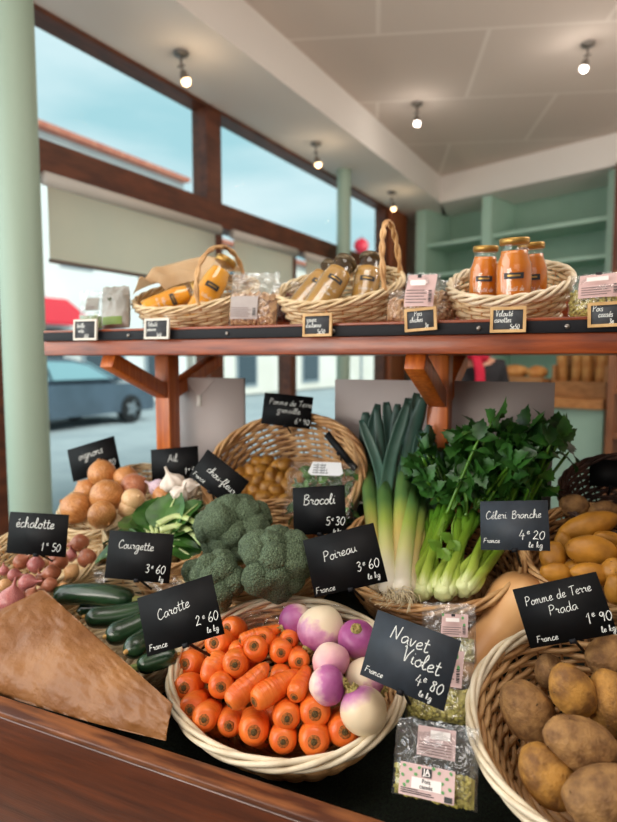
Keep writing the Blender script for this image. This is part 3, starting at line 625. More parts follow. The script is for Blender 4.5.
def plane_quad(quad, d, back=15, yaw=0):
    """a rectangular card standing at depth d, leaning back, whose corners are seen near the four given picture points"""
    c = atD(sum(q[0] for q in quad)/4, sum(q[1] for q in quad)/4, d)
    n = Matrix.Rotation(R(yaw), 3, 'Z') @ Vector((0, -math.cos(R(back)), math.sin(R(back))))
    P = [at(x, y, c, n) for x, y in quad]; c = sum(P, Vector())/4
    u = (P[1]-P[0]+P[2]-P[3]); w = u.length/2; u.normalize(); v = (P[0]-P[3]+P[1]-P[2]); h = v.length/2; v = (v-u*v.dot(u)).normalized(); nn = u.cross(v)
    M = Matrix((u, v, nn)).transposed().to_4x4(); M.translation = c
    return M, w, h
def sign(quad, d, lines, label, back=15, yaw=0, stick=.05, sx=.0, name='price_sign', mat=None):
    M, w, h = plane_quad(quad, d, back, yaw)
    t = thing(name, label, 'price sign', M=M, group='black price signs')
    MB().box((-w/2, -h/2, -.0007), (w/2, h/2, .0007)).build('card', mat or M_slate, t)
    parts = {}
    for (tx, fx_, fy_, fs, *rest) in lines:
        mb = parts.setdefault('origin_lettering' if tx == 'France' else 'unit_lettering' if 'kg' in tx else 'name_lettering' if tx[0].isalpha() and tx != 'e' else 'price_lettering', MB())
        write(mb, tx, -w/2+fx_*w, -h/2+fy_*h, fs*h*.9, max(.0007, fs*h*.115), rot=R(rest[0] if rest else 0), z=.0009, sx=rest[1] if len(rest) > 1 else 1.2)
    for k_, mb in parts.items(): mb.build(k_, M_chalk, t, smooth=False)
    mb = MB(); mb.box((sx-.004, -h/2-.003, -.003), (sx+.004, -h/2+.003, .002)); mb.tube([(sx, -h/2+.002, -.002), (sx, -h/2+.0, -.012), (sx, -h/2-.35*stick, -.012-.8*stick)], .002, 8); mb.build('peg_clip', M_black, t)
    return t
def price(e, c, x, y, s, rot=0, kg=True):
    L = [(e, x, y, s, rot), ('e', x+s*.62, y+s*.75, s*.55, rot), (c, x+s*1.02, y, s, rot)]
    if kg: L.append(('le kg', x+s*.62, y-s*1.25, s*.45, rot))
    return L

# ------------------------------------------------------------------ baskets
def basket(label, c, rx, ry, tilt, h, mats, yaw=0, base_k=.74, rows=14, stakes=26, strand=.0055, rim_twist=6, handle=None, group='wicker baskets', amp=1.0, lobes=4):
    F = frame(c, tilt, yaw); Z = (F.to_3x3() @ Vector((0,0,1))); M = F.copy(); M.translation = Vector(c) - Z*h
    t = thing('wicker_basket', label, 'basket', M=M, group=group)
    mw, mr, ms = mats
    sc = lambda q: base_k + (1-base_k)*(q**.75)
    pitch = h/rows; mb = MB(); n = stakes*4; r0 = rnd.random()*9
    for i in range(rows):
        z = (i+.5)*pitch; k = sc(z/h); pts = []
        for j in range(n):
            a = 2*math.pi*j/n; off = math.cos(stakes/2*a)*(1 if i % 2 else -1)*pitch*.36*amp
            nz_ = noise.noise(Vector((math.cos(a)*4+r0, math.sin(a)*4, i*1.7)))
            pts.append(Vector(((rx*k+off)*math.cos(a), (ry*k+off)*math.sin(a), z+nz_*pitch*.18)))
        mb.tube(pts, [pitch*(.54+.06*noise.noise(Vector((j*.13, i, r0)))) for j in range(n)], 6, closed=True, flat=.85)
    mb.build('woven_side', mw, t)
    mb = MB()
    for j in range(stakes):
        a = 2*math.pi*j/stakes; mb.tube([Vector((rx*sc(q)*math.cos(a), ry*sc(q)*math.sin(a), q*h)) for q in (0, .15, .4, .7, 1)], .0021, 6)
    mb.build('stake', ms, t)
    mb = MB(); n = 150
    for s in range(lobes):
        pts = []
        for j in range(n):
            a = 2*math.pi*j/n; ph = rim_twist*a + 2*math.pi*s/lobes; q = strand*1.35
            o = q*.85*math.cos(ph)+strand*.12*noise.noise(Vector((a*3, s, r0))); pts.append(Vector(((rx+o)*math.cos(a), (ry+o)*math.sin(a), h - q*.25 + q*1.25*math.sin(ph))))
        mb.tube(pts, [strand*(.92+.12*noise.noise(Vector((j*.2, s*3, r0)))) for j in range(n)], 7, closed=True)
    mb.build('rim', mr, t)
    mb = MB(); kb = sc(0)
    for q in np.linspace(.12, 1, 9): mb.tube([Vector((rx*kb*q*math.cos(a), ry*kb*q*math.sin(a), .003+.001*math.cos(12*a))) for a in np.linspace(0, 2*math.pi, 49)[:-1]], min(rx,ry)*kb*.066, 6, closed=True, flat=.4)
    mb.lathe([(.0001,.0015),(1,.0015)], 48, Matrix.Diagonal((rx*kb, ry*kb, 1, 1)), capA=False, capB=False)
    mb.build('woven_base', mw, t)
    if handle:
        fx_, hh = handle; kx = math.sqrt(1-fx_*fx_); mb = MB()
        for s in (0, math.pi):
            pts = []
            for j in range(41):
                q = math.pi*j/40; ph = 9*q+s; b = Vector((rx*fx_, ry*kx*math.cos(q), h-.01+hh*math.sin(q)**.8))
                pts.append(b + Vector((math.cos(ph), .5*math.sin(ph), .5*math.sin(ph)))*.0032)
            mb.tube(pts, .0036, 7)
        mb.build('handle', ms, t)
    t['_rim'] = 0; del t['_rim']
    return t, F
def inb(F, px, py, lift): z = F.to_3x3() @ Vector((0,0,1)); return at(px, py, F.translation + z*lift, z)
def fdir(F, x, y, z): return (F.to_3x3() @ Vector((x, y, z))).normalized()
def vdir(deg, tow): return (RT*math.cos(R(deg)) + UP*math.sin(R(deg)) - FW*tow).normalized()

LT, WT, TN, BR, DK = (M_wick_l, M_wick_l, M_wick_t), (M_wick_t, M_wick_w, M_wick_b), (M_wick_t, M_wick_t, M_wick_b), (M_wick_b, M_wick_t, M_wick_b), (M_wick_d, M_wick_d, M_wick_d)
b_car, F_car = basket('pale rimmed wicker basket holding the carrots and turnips at the front rail', (-.371,.734,.956), .172, .136, TB, .105, WT, strand=.0042, rim_twist=4, base_k=.60)
b_pot, F_pot = basket('pale rimmed wicker basket holding the big brown potatoes', (.038,.752,.974), .148, .148, TB, .115, WT, strand=.0040, rim_twist=4, base_k=.62)
b_leek, F_leek = basket('tan wicker basket holding the leeks and the celery', (-.227,1.015,1.070), .157, .143, TB, .105, BR, strand=.0040)
b_yel, F_yel = basket('brown wicker basket holding the yellow potatoes', (.048,1.060,1.089), .125, .126, TB, .105, BR, strand=.0038)
b_drk, F_drk = basket('dark brown wicker basket behind the yellow potatoes', (.092,1.195,1.160), .118, .10, R(34), .105, DK, strand=.0036)
b_bro, F_bro = basket('tan wicker basket holding the broccoli heads', (-.538,.972,1.053), .150, .136, TB, .105, TN, strand=.0034)
b_zuc, F_zuc = basket('pale wicker basket holding the courgettes under the paper bag', (-.737,.765,.949), .183, .138, TB, .088, LT, strand=.0034)
b_sha, F_sha = basket('pale wicker basket holding the shallots', (-.996,.857,.996), .142, .138, TB, .095, LT, strand=.0032, stakes=36)
b_oni, F_oni = basket('pale wicker basket holding the onions beside the column', (-.972,1.068,1.081), .126, .138, TB, .095, LT, strand=.0032)
b_gar, F_gar = basket('small whitewashed wicker basket holding the garlic bulbs', (-.742,1.052,1.092), .068, .088, TB, .09, (M_wick_w, M_wick_w, M_wick_w), strand=.004, rows=10, stakes=20)
b_cau, F_cau = basket('tan wicker basket with leafy cauliflower between courgettes and onions', (-.715,.915,1.048), .100, .072, TB, .10, TN, strand=.0035, stakes=24)
b_gre, F_gre = basket('big round wicker basket tipped up to show the small potatoes', (-.580,1.140,1.158), .183, .150, R(48), .12, TN, strand=.0048, rows=15, stakes=26, amp=1.1)
TS = R(23)
b_s1, F_s1 = basket('wicker basket with bent handle holding yellow juice bottles on the shelf', (-.802,1.150,1.549), .150, .118, TS, .085, LT, strand=.0034, handle=(.5, .105), rows=11)
b_s2, F_s2 = basket('wicker basket with tall handle holding brown soup bottles on the shelf', (-.452,1.152,1.549), .128, .122, TS, .085, LT, strand=.0036, handle=(.88, .125), rows=10)
b_s3, F_s3 = basket('round pale wicker basket holding orange soup bottles on the shelf', (-.122,1.145,1.541), .104, .112, TS, .082, (M_wick_l, M_wick_w, M_wick_t), strand=.0038, rows=10)

# ------------------------------------------------------------------ carrots
M_car = pm('carrot_skin', '#d65614', '#ee8030', scale=24, stretch=(1,1,3), lo=.3, hi=.75, rough=.36, bump=.6, bscale=60, bstretch=(.35,.35,3.4), sss=.08, coat=.12, rand=.06)
M_scar = pm('carrot_scar', '#6a5429', '#3a2a12', scale=420, rough=.9, bump=.6, bscale=500)
M_scar2 = pm('carrot_scar_ring', '#6b4318', '#b5652a', scale=420, rough=.95)
def carrot(F, cp, tp, lc, lt, dia, label):
    a = inb(F, *cp, lc); b = inb(F, *tp, lt); r = dia*.5*depth(a)/FPX; d = a-b; L = max(d.length, 2.6*r)
    M = orient(a, d, rnd.uniform(0, 6)); sd = rnd.random()*50
    prof = [(.02*r,-.03*r),(.3*r,-.02*r),(.5*r,0.02*r),(.72*r,-.1*r),(.9*r,-.34*r),(1.0*r,-.8*r),(1.0*r,-.28*L-.5*r),(.93*r,-.5*L-.2*r),(.80*r,-.7*L),(.62*r,-.86*L),(.36*r,-.96*L),(.06*r,-L)]
    prof = sorted(prof, key=lambda p: -p[1]) if False else prof
    def wp(v):
        k = 1+.09*noise.noise(Vector((v.x/r*.7+sd, v.y/r*.7, v.z/r*.6))) ; bend = .10*r*math.sin(v.z/r*.8+sd); return Vector((v.x*k+bend*(v.z/L), v.y*k, v.z))
    mb = MB(); mb.lathe(prof, 22, None, wp, capA=False); o = mb.build('carrot', M_car); o.matrix_world = M
    tag(o, label, 'carrot', 'carrots in the front basket')
    mb = MB(); wob = lambda v: Vector((v.x*(1+.18*noise.noise(v*300+Vector((sd,0,0)))), v.y*(1+.18*noise.noise(v*300+Vector((0,sd,0)))), v.z))
    mb.cur = 1; mb.lathe([(.20*r,.05*r),(.28*r,.055*r),(.36*r,.035*r),(.43*r,-.03*r)], 18, None, wob, capA=False, capB=False)
    mb.cur = 0; mb.lathe([(.001*r,.09*r),(.10*r,.12*r),(.17*r,.08*r),(.22*r,.02*r)], 14, None, wob, capA=False, capB=False)
    s = mb.build('stem_scar', [M_scar, M_scar2], o); return o
rows = [
 # (crown), (tip), lift crown, lift tip, diameter ; rows counted up from the front rim, each row from the paper bag towards the turnips
 [((229,722),(233,708),-.004,-.075,25), ((254,728),(255,714),.0,-.07,31), ((283,738),(285,720),.002,-.068,27), ((314,738),(314,722),.004,-.07,31), ((345,728),(337,716),.004,-.06,31)],
 [((190,706),(206,695),.0,-.055,27), ((204,716),(216,706),.004,-.06,26), ((287,715),(286,699),.02,-.05,28), ((315,710),(313,697),.022,-.05,31)],
 [((184,688),(200,683),.0,-.055,28), ((221,687),(221,674),.012,-.05,26), ((229,705),(269,664),.034,.045,24), ((254,702),(300,672),.036,.02,26), ((294,697),(308,668),.034,.02,20)],
 [((185,664),(203,661),-.004,-.05,27), ((222,656),(205,681),.004,.006,25), ((235,665),(239,655),.024,-.04,28), ((281,679),(281,668),.02,-.045,23)],
 [((214,643),(232,640),.008,-.04,28), ((237,653),(240,643),.012,-.04,19), ((254,646),(260,655),.036,-.02,25), ((281,653),(280,640),.024,-.04,23), ((299,662),(299,650),.028,-.04,22)],
 [((227,628),(244,628),.004,-.03,24), ((240,641),(284,627),.024,.01,15), ((262,638),(272,640),.026,-.02,22), ((289,641),(290,630),.018,-.04,20)],
]
for i, row in enumerate(rows):
    for j, (cp, tp, lc, lt, dia) in enumerate(row):
        if i < 2: cp = (cp[0], cp[1]+4); dia *= 1.06
        carrot(F_car, cp, tp, lc, lt, dia, f'carrot in the {ORD[i]} row up from the front rim, {ORD[j]} from the paper bag')

for cp, tp in (((206,728),(250,712)), ((268,738),(236,722)), ((262,722),(300,706)), ((246,690),(212,676)), ((296,684),(262,694)), ((258,672),(228,664))):
    carrot(F_car, cp, tp, -.045, -.05, 26, 'carrot lying deep in the basket, showing only in gaps between the upper carrots')
# ------------------------------------------------------------------ turnips
M_tur = [ramp_z('turnip_skin', [(0,'#e6d6b8'),(.5,'#e6d3b8'),(.68,'#cb8fb0'),(1,'#97417f')], -1, 1, rough=.36, mixn=.24, nscale=2.6, stretch=(1,1,1), sss=.12),
         ramp_z('turnip_skin_purple', [(0,'#ead9c4'),(.22,'#e6c9c0'),(.5,'#b86a9f'),(1,'#8d3879')], -1, 1, rough=.36, mixn=.22, nscale=2.6, stretch=(1,1,1), sss=.12),
         ramp_z('turnip_skin_cream', [(0,'#e6d3b0'),(.72,'#e4d0b0'),(.9,'#bd7ba6'),(1,'#8f3d80')], -1, 1, rough=.36, mixn=.1, nscale=2.4, stretch=(1,1,1), sss=.12),
         ramp_z('turnip_skin_pink', [(0,'#e9cfc0'),(.3,'#ddadb0'),(.6,'#cd8aa4'),(1,'#b2628c')], -1, 1, rough=.38, mixn=.14, nscale=2.4, stretch=(1,1,1), sss=.12)]
def turnip(px, py, dia, lift, ax, mi, label, ln=1.0):
    c = inb(F_car, px, py, lift); r = dia*.5*depth(c)/FPX; sd = rnd.random()*40
    mb = MB(); mb.sphere((0,0,0), 1, 4, lambda v: (1+.05*noise.noise(v*1.4+Vector((sd,0,0))))*(1-.06*max(0,v.z)**6)*(1+.06*max(0,-v.z)**5), (1,1,.94*ln))
    o = mb.build('turnip', M_tur[mi]); o.matrix_world = orient(c, ax, rnd.uniform(0,6), r); tag(o, label, 'turnip', 'turnips in the front basket')
    mb = MB(); mb.lathe([(.30,.86*ln),(.26,.93*ln),(.2,.99*ln),(.12,.97*ln),(.001,.95*ln)], 16, None, lambda v: v*(1+.1*noise.noise(v*9+Vector((sd,0,0)))), capA=False, capB=False)
    for k in range(7):
        a = k*.9; mb.tube([(.17*math.cos(a),.17*math.sin(a),.9*ln),(.2*math.cos(a),.2*math.sin(a),1.03*ln+.06*(k%3))], .045, 6)
    mb.build('leaf_scar', M_tscar, o)
M_tscar = pm('turnip_leaf_scar', '#b39a62', '#7f7a3c', scale=9, rough=.8)
turnip(296, 622, 36, .012, vdir(200,.5), 1, 'purple turnip half hidden behind the big cream one at the back')
turnip(320, 630, 46, .030, vdir(232,.55), 0, 'large cream turnip with purple shoulder, topmost at the back of the basket', 1.08)
turnip(357, 639, 39, .030, vdir(96,.7), 1, 'purple topped turnip with a cut crown facing up beside the turnip sign')
turnip(331, 662, 38, .036, vdir(300,.35), 3, 'dull pink turnip in the middle of the turnip heap')
turnip(328, 685, 38, .040, vdir(12,.2), 1, 'vivid purple turnip lying beside the carrots')
turnip(366, 679, 42, .012, vdir(330,.3), 0, 'cream and purple turnip partly covered by the turnip sign')
turnip(363, 710, 47, .020, vdir(118,-.15), 2, 'cream turnip with a thin purple crown resting on the front rim', 1.05)

# ------------------------------------------------------------------ potatoes
M_pot = pm('brown_potato_skin', '#6f4c2b', '#a67d4b', scale=70, detail=10, lo=.34, hi=.66, rough=.72, bump=.5, bscale=260, rand=.08)
M_pot2 = pm('golden_brown_potato_skin', '#7d5428', '#c08c40', scale=50, detail=10, lo=.36, hi=.62, rough=.64, bump=.45, bscale=260, rand=.05)
M_yel = pm('yellow_potato_skin', '#8a5817', '#c2862a', scale=30, detail=6, lo=.25, hi=.7, rough=.5, bump=.25, bscale=110, rand=.07)
M_gre = pm('small_potato_skin', '#85571c', '#b98432', scale=40, rough=.45, bump=.2, bscale=150, rand=.12)
M_eye = pm('potato_eye_spot', '#5f4325', rough=.9)
def potato(F, px, py, L, Wd, ang, lift, mat, label, group, tow=0.0, taper=.1, name='potato', eyes=5):
    c = inb(F, px, py, lift); k = depth(c)/FPX; a, b_ = L*.5*k, Wd*.5*k; sd = rnd.random()*60
    mb = MB(); fn = lambda v: 1+.07*noise.noise(v*1.3+Vector((sd,0,0)))+.03*noise.noise(v*3.1+Vector((0,sd,0)))
    mb.sphere((0,0,0), 1, 4, fn, (b_, b_*.92, a))
    for i, v in enumerate(mb.v): mb.v[i] = Vector((v.x*(1-taper*v.z/a), v.y*(1-taper*v.z/a), v.z))
    o = mb.build(name, mat); M = orient(c, vdir(ang, tow), rnd.uniform(0,6)); o.matrix_world = M; tag(o, label, 'potato', group)
    if eyes:
        mb2 = MB(); vs = mb.v[:642]
        for q in range(eyes):
            v = rnd.choice(vs); mb2.sphere(v*.975, b_*.045, 1, None, (1.6,1.6,.7))
        mb2.build('eye_spot', M_eye, o)
    return o
GP = 'big brown potatoes'
potato(F_pot, 527, 710, 64, 54, 125, -.012, M_pot, 'broad brown potato against the bag side of the basket', GP)
potato(F_pot, 572, 690, 58, 44, 122, .022, M_pot2, 'golden brown potato on top in the middle of the heap', GP, .1)
potato(F_pot, 580, 744, 78, 52, 155, .020, M_pot, 'long brown potato lying across the middle of the heap', GP)
potato(F_pot, 549, 775, 70, 54, 135, -.006, M_pot2, 'yellowish brown potato nestled against the front rim', GP)
potato(F_pot, 604, 795, 84, 58, 20, .016, M_pot, 'large brown potato lowest in the frame corner of the basket', GP)
potato(F_pot, 550, 672, 36, 32, 100, -.018, M_pot, 'smallest brown potato at the back of the heap', GP)
potato(F_pot, 609, 657, 46, 42, 60, .004, M_pot, 'rounded brown potato under the corner of the potato sign', GP)
potato(F_pot, 613, 706, 74, 52, 105, -.006, M_pot2, 'yellowish potato half hidden behind the golden brown one', GP)
potato(F_pot, 650, 742, 70, 58, 90, .0, M_pot, 'brown potato cut by the picture edge beyond the long one', GP)
potato(F_pot, 668, 690, 62, 52, 70, -.012, M_pot, 'brown potato at the far outer side of the basket, beyond the sign', GP)
potato(F_pot, 690, 762, 66, 54, 110, -.014, M_pot2, 'yellowish brown potato against the outer rim of the basket', GP)
potato(F_pot, 660, 806, 64, 52, 30, -.012, M_pot, 'brown potato beside the large lowest one toward the outer rim', GP)
GY = 'yellow potatoes'
for px, py, L, Wd, an, lf, lab in (
 (588,527,64,28,18,.012,'long tapered yellow potato on top at the back of the basket'), (591,551,52,32,172,.030,'big oval yellow potato in the middle of the basket'),
 (553,556,30,26,80,.012,'rounded yellow potato beside the celery sign'), (565,545,30,20,110,-.004,'small yellow potato wedged behind the rounded one'),
 (556,573,32,22,170,.022,'yellow potato just above the top edge of the potato sign, beside the rim'), (592,574,44,24,170,.034,'flat lying yellow potato half behind the potato sign'),
 (614,571,26,26,90,.04,'yellow potato above the sign corner at the picture edge'), (611,541,36,20,160,.006,'yellow potato tucked behind the big oval one'),
 (573,569,24,18,30,.006,'yellow potato in the gap between two others above the sign'), (616,590,32,22,100,.034,'yellow potato beside the end of the potato sign'), (630,556,44,30,80,.02,'yellow potato at the outer side of the basket'), (652,534,46,28,20,.0,'yellow potato behind the outermost ones'), (660,570,44,30,140,.01,'yellow potato against the outer rim'), (640,592,40,26,170,.014,'yellow potato low at the front beyond the sign end')):
    potato(F_yel, px, py, L, Wd, an, lf, M_yel, lab, GY, eyes=4)
potato(F_drk, 574, 506, 30, 24, 165, .0, M_pot, 'brown potato just showing inside the dark basket', 'dark basket potatoes', eyes=0)
potato(F_drk, 604, 512, 32, 24, 10, -.01, M_pot, 'brown potato deeper inside the dark basket behind the yellow ones', 'dark basket potatoes', eyes=0)
sm = [(267,463,15,13,40),(277,468,17,13,70),(262,471,15,14,10),(252,472,16,12,130),(285,465,16,13,20),(272,477,18,14,100),(259,481,16,13,60),(248,482,18,13,30),(281,480,15,14,80),(268,487,17,13,20),
      (255,492,16,13,120),(244,491,14,12,60),(277,491,16,13,150),(264,498,18,13,10),(287,487,15,13,90),(250,501,16,13,60),(276,502,15,12,30),(241,474,14,12,20),(292,475,15,12,70),(286,500,15,12,20),(296,489,15,13,0),(236,486,14,12,80),(300,478,14,12,50),(306,492,15,13,20),(318,486,15,12,70),(258,462,13,11,10),(312,474,14,12,140)]
for i, (px, py, L, Wd, an) in enumerate(sm):
    potato(F_gre, px, py, L*1.15, Wd*1.2, an, -.075+.02*rnd.random()+(.0006*(py-462)), M_gre, 'small golden potato in the tipped basket behind the broccoli', 'small golden potatoes', eyes=0)

# ------------------------------------------------------------------ onions, garlic, shallots
M_on = [pm('onion_skin', '#aa672e', '#d69c62', scale=4, detail=5, stretch=(4,4,.35), lo=.34, hi=.66, rough=.28, rand=.08, bump=.12, bscale=30, bstretch=(12,12,1)),
        pm('reddish_onion_skin', '#944f30', '#c98a66', scale=4, detail=5, stretch=(4,4,.35), lo=.3, hi=.7, rough=.34, rand=.06),
        pm('pale_onion_skin', '#cf9d68', '#e7c79a', scale=4, detail=5, stretch=(4,4,.35), lo=.3, hi=.7, rough=.36)]
M_root = pm('dry_root', '#a58a5e', '#6e5634', scale=60, rough=.95)
def bulb(name, c, r, ax, mat, prof, label, cat, group, rootr=.12, neck=None):
    sd = rnd.random()*50; mb = MB()
    P = smoothpts([Vector((a, 0, b)) for a, b in prof], 4); prof2 = [(max(.004, p.x), p.z) for p in P]
    mb.lathe(prof2, 24, None, lambda v: Vector((v.x*(1+.05*noise.noise(Vector((v.x*1.2+sd, v.y*1.2, v.z)))), v.y*(1+.05*noise.noise(Vector((v.x*1.2, v.y*1.2+sd, v.z)))), v.z)))
    o = mb.build(name, mat); o.matrix_world = orient(c, ax, rnd.uniform(0,6), r); tag(o, label, cat, group)
    zb = prof[0][1]; mb = MB()
    for k in range(9):
        a = k*.7; mb.tube([(.05*math.cos(a),.05*math.sin(a),zb+.05),(rootr*math.cos(a),rootr*math.sin(a),zb-.04),(rootr*1.4*math.cos(a+.4),rootr*1.4*math.sin(a+.4),zb-.10-.04*(k%3))], .018, 5)
    mb.build('root_tuft', M_root, o); return o
PO = [(.02,-.93),(.3,-.9),(.72,-.66),(.97,-.2),(.98,.15),(.78,.58),(.40,.86),(.15,.96),(.10,1.02),(.10,1.07)]
for px, py, dia, lf, ax, mi, lab in (
 (102,473,28,.05,vdir(100,.2),0,'brown onion on top of the heap in front of the onion sign'), (126,478,25,.035,vdir(70,.2),0,'brown onion behind the reddish one at the back'),
 (134,487,28,.04,vdir(40,.1),1,'reddish onion on the garlic side of the heap'), (107,496,34,.05,vdir(250,.9),0,'largest brown onion with its root end facing out in the middle'),
 (76,508,32,.028,vdir(150,.3),0,'brown onion against the rim beside the column'), (102,515,29,.045,vdir(320,.6),0,'brown onion lowest in the heap above the courgette sign'),
 (87,491,25,.015,vdir(130,.1),0,'brown onion behind the two front ones near the rim'), (133,500,24,.045,vdir(30,.7),2,'pale papery onion above the green leaves'),
 (165,496,25,.03,vdir(80,.3),0,'brown onion beside the garlic bulbs'), (129,509,22,.03,vdir(200,.5),2,'pale onion partly under the green leaves')):
    c = inb(F_oni, px, py, lf); bulb('onion', c, dia*.5*depth(c)/FPX, ax, M_on[mi], PO, lab, 'onion', 'onions')
M_gar = pm('garlic_skin', '#d9c9b8', '#efe6dc', scale=5, stretch=(8,8,.6), rough=.5); M_garp = pm('purple_garlic_skin', '#b99ab0', '#e0cdd2', scale=5, stretch=(8,8,.6), rough=.5)
def garlic(px, py, dia, lf, ax, mat, label):
    c = inb(F_gar, px, py, lf); r = dia*.5*depth(c)/FPX
    mb = MB(); P = smoothpts([Vector((a,0,b)) for a, b in [(.05,-.75),(.5,-.72),(.9,-.35),(1,.0),(.8,.4),(.4,.7),(.17,.95),(.12,1.3),(.1,1.5)]], 4)
    def wp(v):
        a = math.atan2(v.y, v.x); k = 1+.09*math.cos(8*a)*(1 if v.z < .7 else 0); return Vector((v.x*k, v.y*k, v.z))
    mb.lathe([(p.x, p.z) for p in P], 40, None, wp); o = mb.build('garlic_bulb', mat); o.matrix_world = orient(c, ax, 0, r); tag(o, label, 'garlic', 'garlic bulbs')
    mb = MB()
    for k in range(8): mb.tube([(.1*math.cos(k*.8),.1*math.sin(k*.8),-.72),(.16*math.cos(k*.8),.16*math.sin(k*.8),-.9)], .03, 5)
    mb.build('root_tuft', M_root, o)
garlic(172,483,24,.04,vdir(110,.2),M_gar,'largest white garlic bulb in front of the garlic sign')
garlic(180,494,19,.05,vdir(60,.3),M_gar,'small white garlic bulb below the largest one')
garlic(190,488,19,.03,vdir(20,.3),M_gar,'white garlic bulb beside the cauliflower sign')
garlic(156,487,17,.03,vdir(150,.2),M_garp,'purple tinted garlic bulb next to the onions')
M_sh = [pm('shallot_skin', '#86432f', '#b97858', scale=4, detail=5, stretch=(4,4,.35), lo=.3, hi=.7, rough=.36, rand=.08), pm('pink_shallot_skin', '#94454a', '#bd7c74', scale=4, detail=5, stretch=(4,4,.35), lo=.3, hi=.7, rough=.36),
        pm('tan_shallot_skin', '#b07a48', '#d2a878', scale=4, detail=5, stretch=(4,4,.35), lo=.3, hi=.7, rough=.4)]
PS = [(.03,-1.0),(.35,-.92),(.8,-.5),(1.0,.0),(.85,.5),(.48,.92),(.22,1.22),(.12,1.55),(.08,1.9)]
for px, py, dia, lf, ang, mi, lab in (
 (80,543,18,.035,190,0,'shallot highest on the heap beside the rim'), (71,556,12,.02,90,1,'small pink shallot squeezed below the highest one'), (87,558,19,.03,290,0,'shallot with its tip pointing down by the rim'),
 (59,561,19,.045,140,0,'shallot whose long tip points up before the sign price'), (72,571,15,.045,230,2,'tan shallot lying slanted near the courgette basket'), (52,573,17,.05,190,0,'round red shallot in the middle of the front'),
 (36,565,17,.04,80,1,'bright pink shallot under the shallot sign'), (21,562,16,.045,35,0,'shallot with a long dry tip pointing toward the sign'), (27,583,18,.055,10,1,'large pinkish shallot in front of the bright pink one'),
 (14,575,13,.04,5,1,'slim purple red shallot lying flat'), (11,601,27,.062,75,1,'biggest pink shallot with papery skin near the paper bag'), (5,585,13,.045,175,2,'tan shallot at the picture edge above the biggest'),
 (50,585,15,.052,200,0,'shallot just above the corner of the paper bag'), (4,571,10,.035,90,1,'dark purple shallot at the picture edge'), (31,595,14,.058,60,0,'shallot between the biggest one and the bag corner'),
 (41,580,13,.04,100,0,'shallot peeping between two larger ones at the front'), (47,563,11,.03,90,2,'pale tan shallot showing behind the front shallots'), (-18,578,20,.03,160,0,'shallot outside the picture edge near the rim'), (-24,600,22,.03,60,1,'pink shallot outside the picture edge behind the bag'), (-8,560,16,.02,120,0,'small shallot outside the picture edge by the sign'), (63,588,12,.04,170,2,'tan shallot tucked under the basket rim by the courgettes')):
    c = inb(F_sha, px, py, lf-.02); bulb('shallot', c, dia*.5*depth(c)/FPX, vdir(ang,.15), M_sh[mi], PS, lab, 'shallot', 'shallots', .1)

# ------------------------------------------------------------------ courgettes
M_zu = pm('courgette_skin', '#12281a', '#2c4a2c', scale=30, detail=5, stretch=(3,3,.5), lo=.35, hi=.75, rough=.26, coat=.2, rand=.05, bump=.06, bscale=200)
M_zs = pm('courgette_stalk', '#6f8442', '#a09a5a', scale=60, rough=.7); M_zd = pm('courgette_blossom_scar', '#c09a5a', '#9a6f36', scale=90, rough=.8)
def rebase(o, M): o.data.transform(M.inverted()); o.matrix_world = M
def courgette(p0, p1, th, l0, l1, bow, label, stalk=True):
    a = inb(F_zuc, *p0, l0); b = inb(F_zuc, *p1, l1); r = th*.5*depth((a+b)/2)/FPX; d = b-a; L = d.length
    M = orient((a+b)/2, d, 0); n = 14; pts = []; rad = []
    for i in range(n+1):
        t = i/n; pts.append(Vector((0, bow*L*(1-(2*t-1)**2), (t-.5)*L)))
        e = min(t, 1-t)*L/r; k = math.sqrt(max(0.02, 1-(1-min(1, e))**2)); rad.append(r*k*(.9+.1*math.sin(math.pi*t)) * (1 if t < .8 else 1-.5*(t-.8)))
    mb = MB(); mb.tube(pts, rad, 18); o = mb.build('courgette', M_zu); o.matrix_world = M; tag(o, label, 'courgette', 'courgettes')
    e = pts[-1]; mb = MB(); mb.tube([e-Vector((0,0,.004)), e+Vector((0,.002,.012)), e+Vector((.002,.004,.022))], [r*.42, r*.34, r*.4], 6); mb.build('stalk', M_zs, o, smooth=False)
    e = pts[0]; mb = MB(); mb.lathe([(.001,-.004),(r*.17,-.003),(r*.22,.002)], 14, Matrix.Translation(e+Vector((0,0,0))), capB=False); mb.build('blossom_scar', M_zd, o)
courgette((54,596),(136,600),22,.022,.018,-.05,'long courgette lying behind the others under the sign')
courgette((64,590),(100,588),11,.0,.0,0,'courgette end just showing behind the long one at the back rim')
courgette((76,611),(150,603),13,.004,.0,0,'dark courgette wedged in the shadow between two bigger ones')
courgette((84,617),(156,604),22,.035,.02,.08,'courgette lying in front of the long back one')
courgette((105,637),(152,617),24,.045,.03,.05,'courgette showing a pale round blossom scar beside the paper bag')
courgette((126,652),(158,630),24,.05,.03,.04,'courgette lying close to the edge of the carrot sign')
courgette((178,654),(136,668),20,.030,.034,.02,'courgette lowest in the basket beside the carrots, its blossom scar showing')
mb = MB()
def wrap(u, v):
    a = R(35+95*u); q = .62+.40*v; w = noise.noise(Vector((u*7, v*5, 2)))
    return F_zuc @ Vector((.183*q*math.cos(a), .148*q*math.sin(a), .0+.012*math.sin(9*u+4*v)*v+.018*w+.012))
mb.grid(wrap, 36, 14); o = mb.build('plastic_liner', M_film); tag(o, 'crumpled clear plastic liner along the back rim of the courgette basket', 'plastic liner')
mb = MB()
def wrap2(u, v):
    a = R(30+120*u); q = .80+.19*v; w = noise.noise(Vector((u*9, v*5, 7)))
    return F_car @ Vector((.172*q*math.cos(a), .136*q*math.sin(a), -.045+.05*v+.008*w))
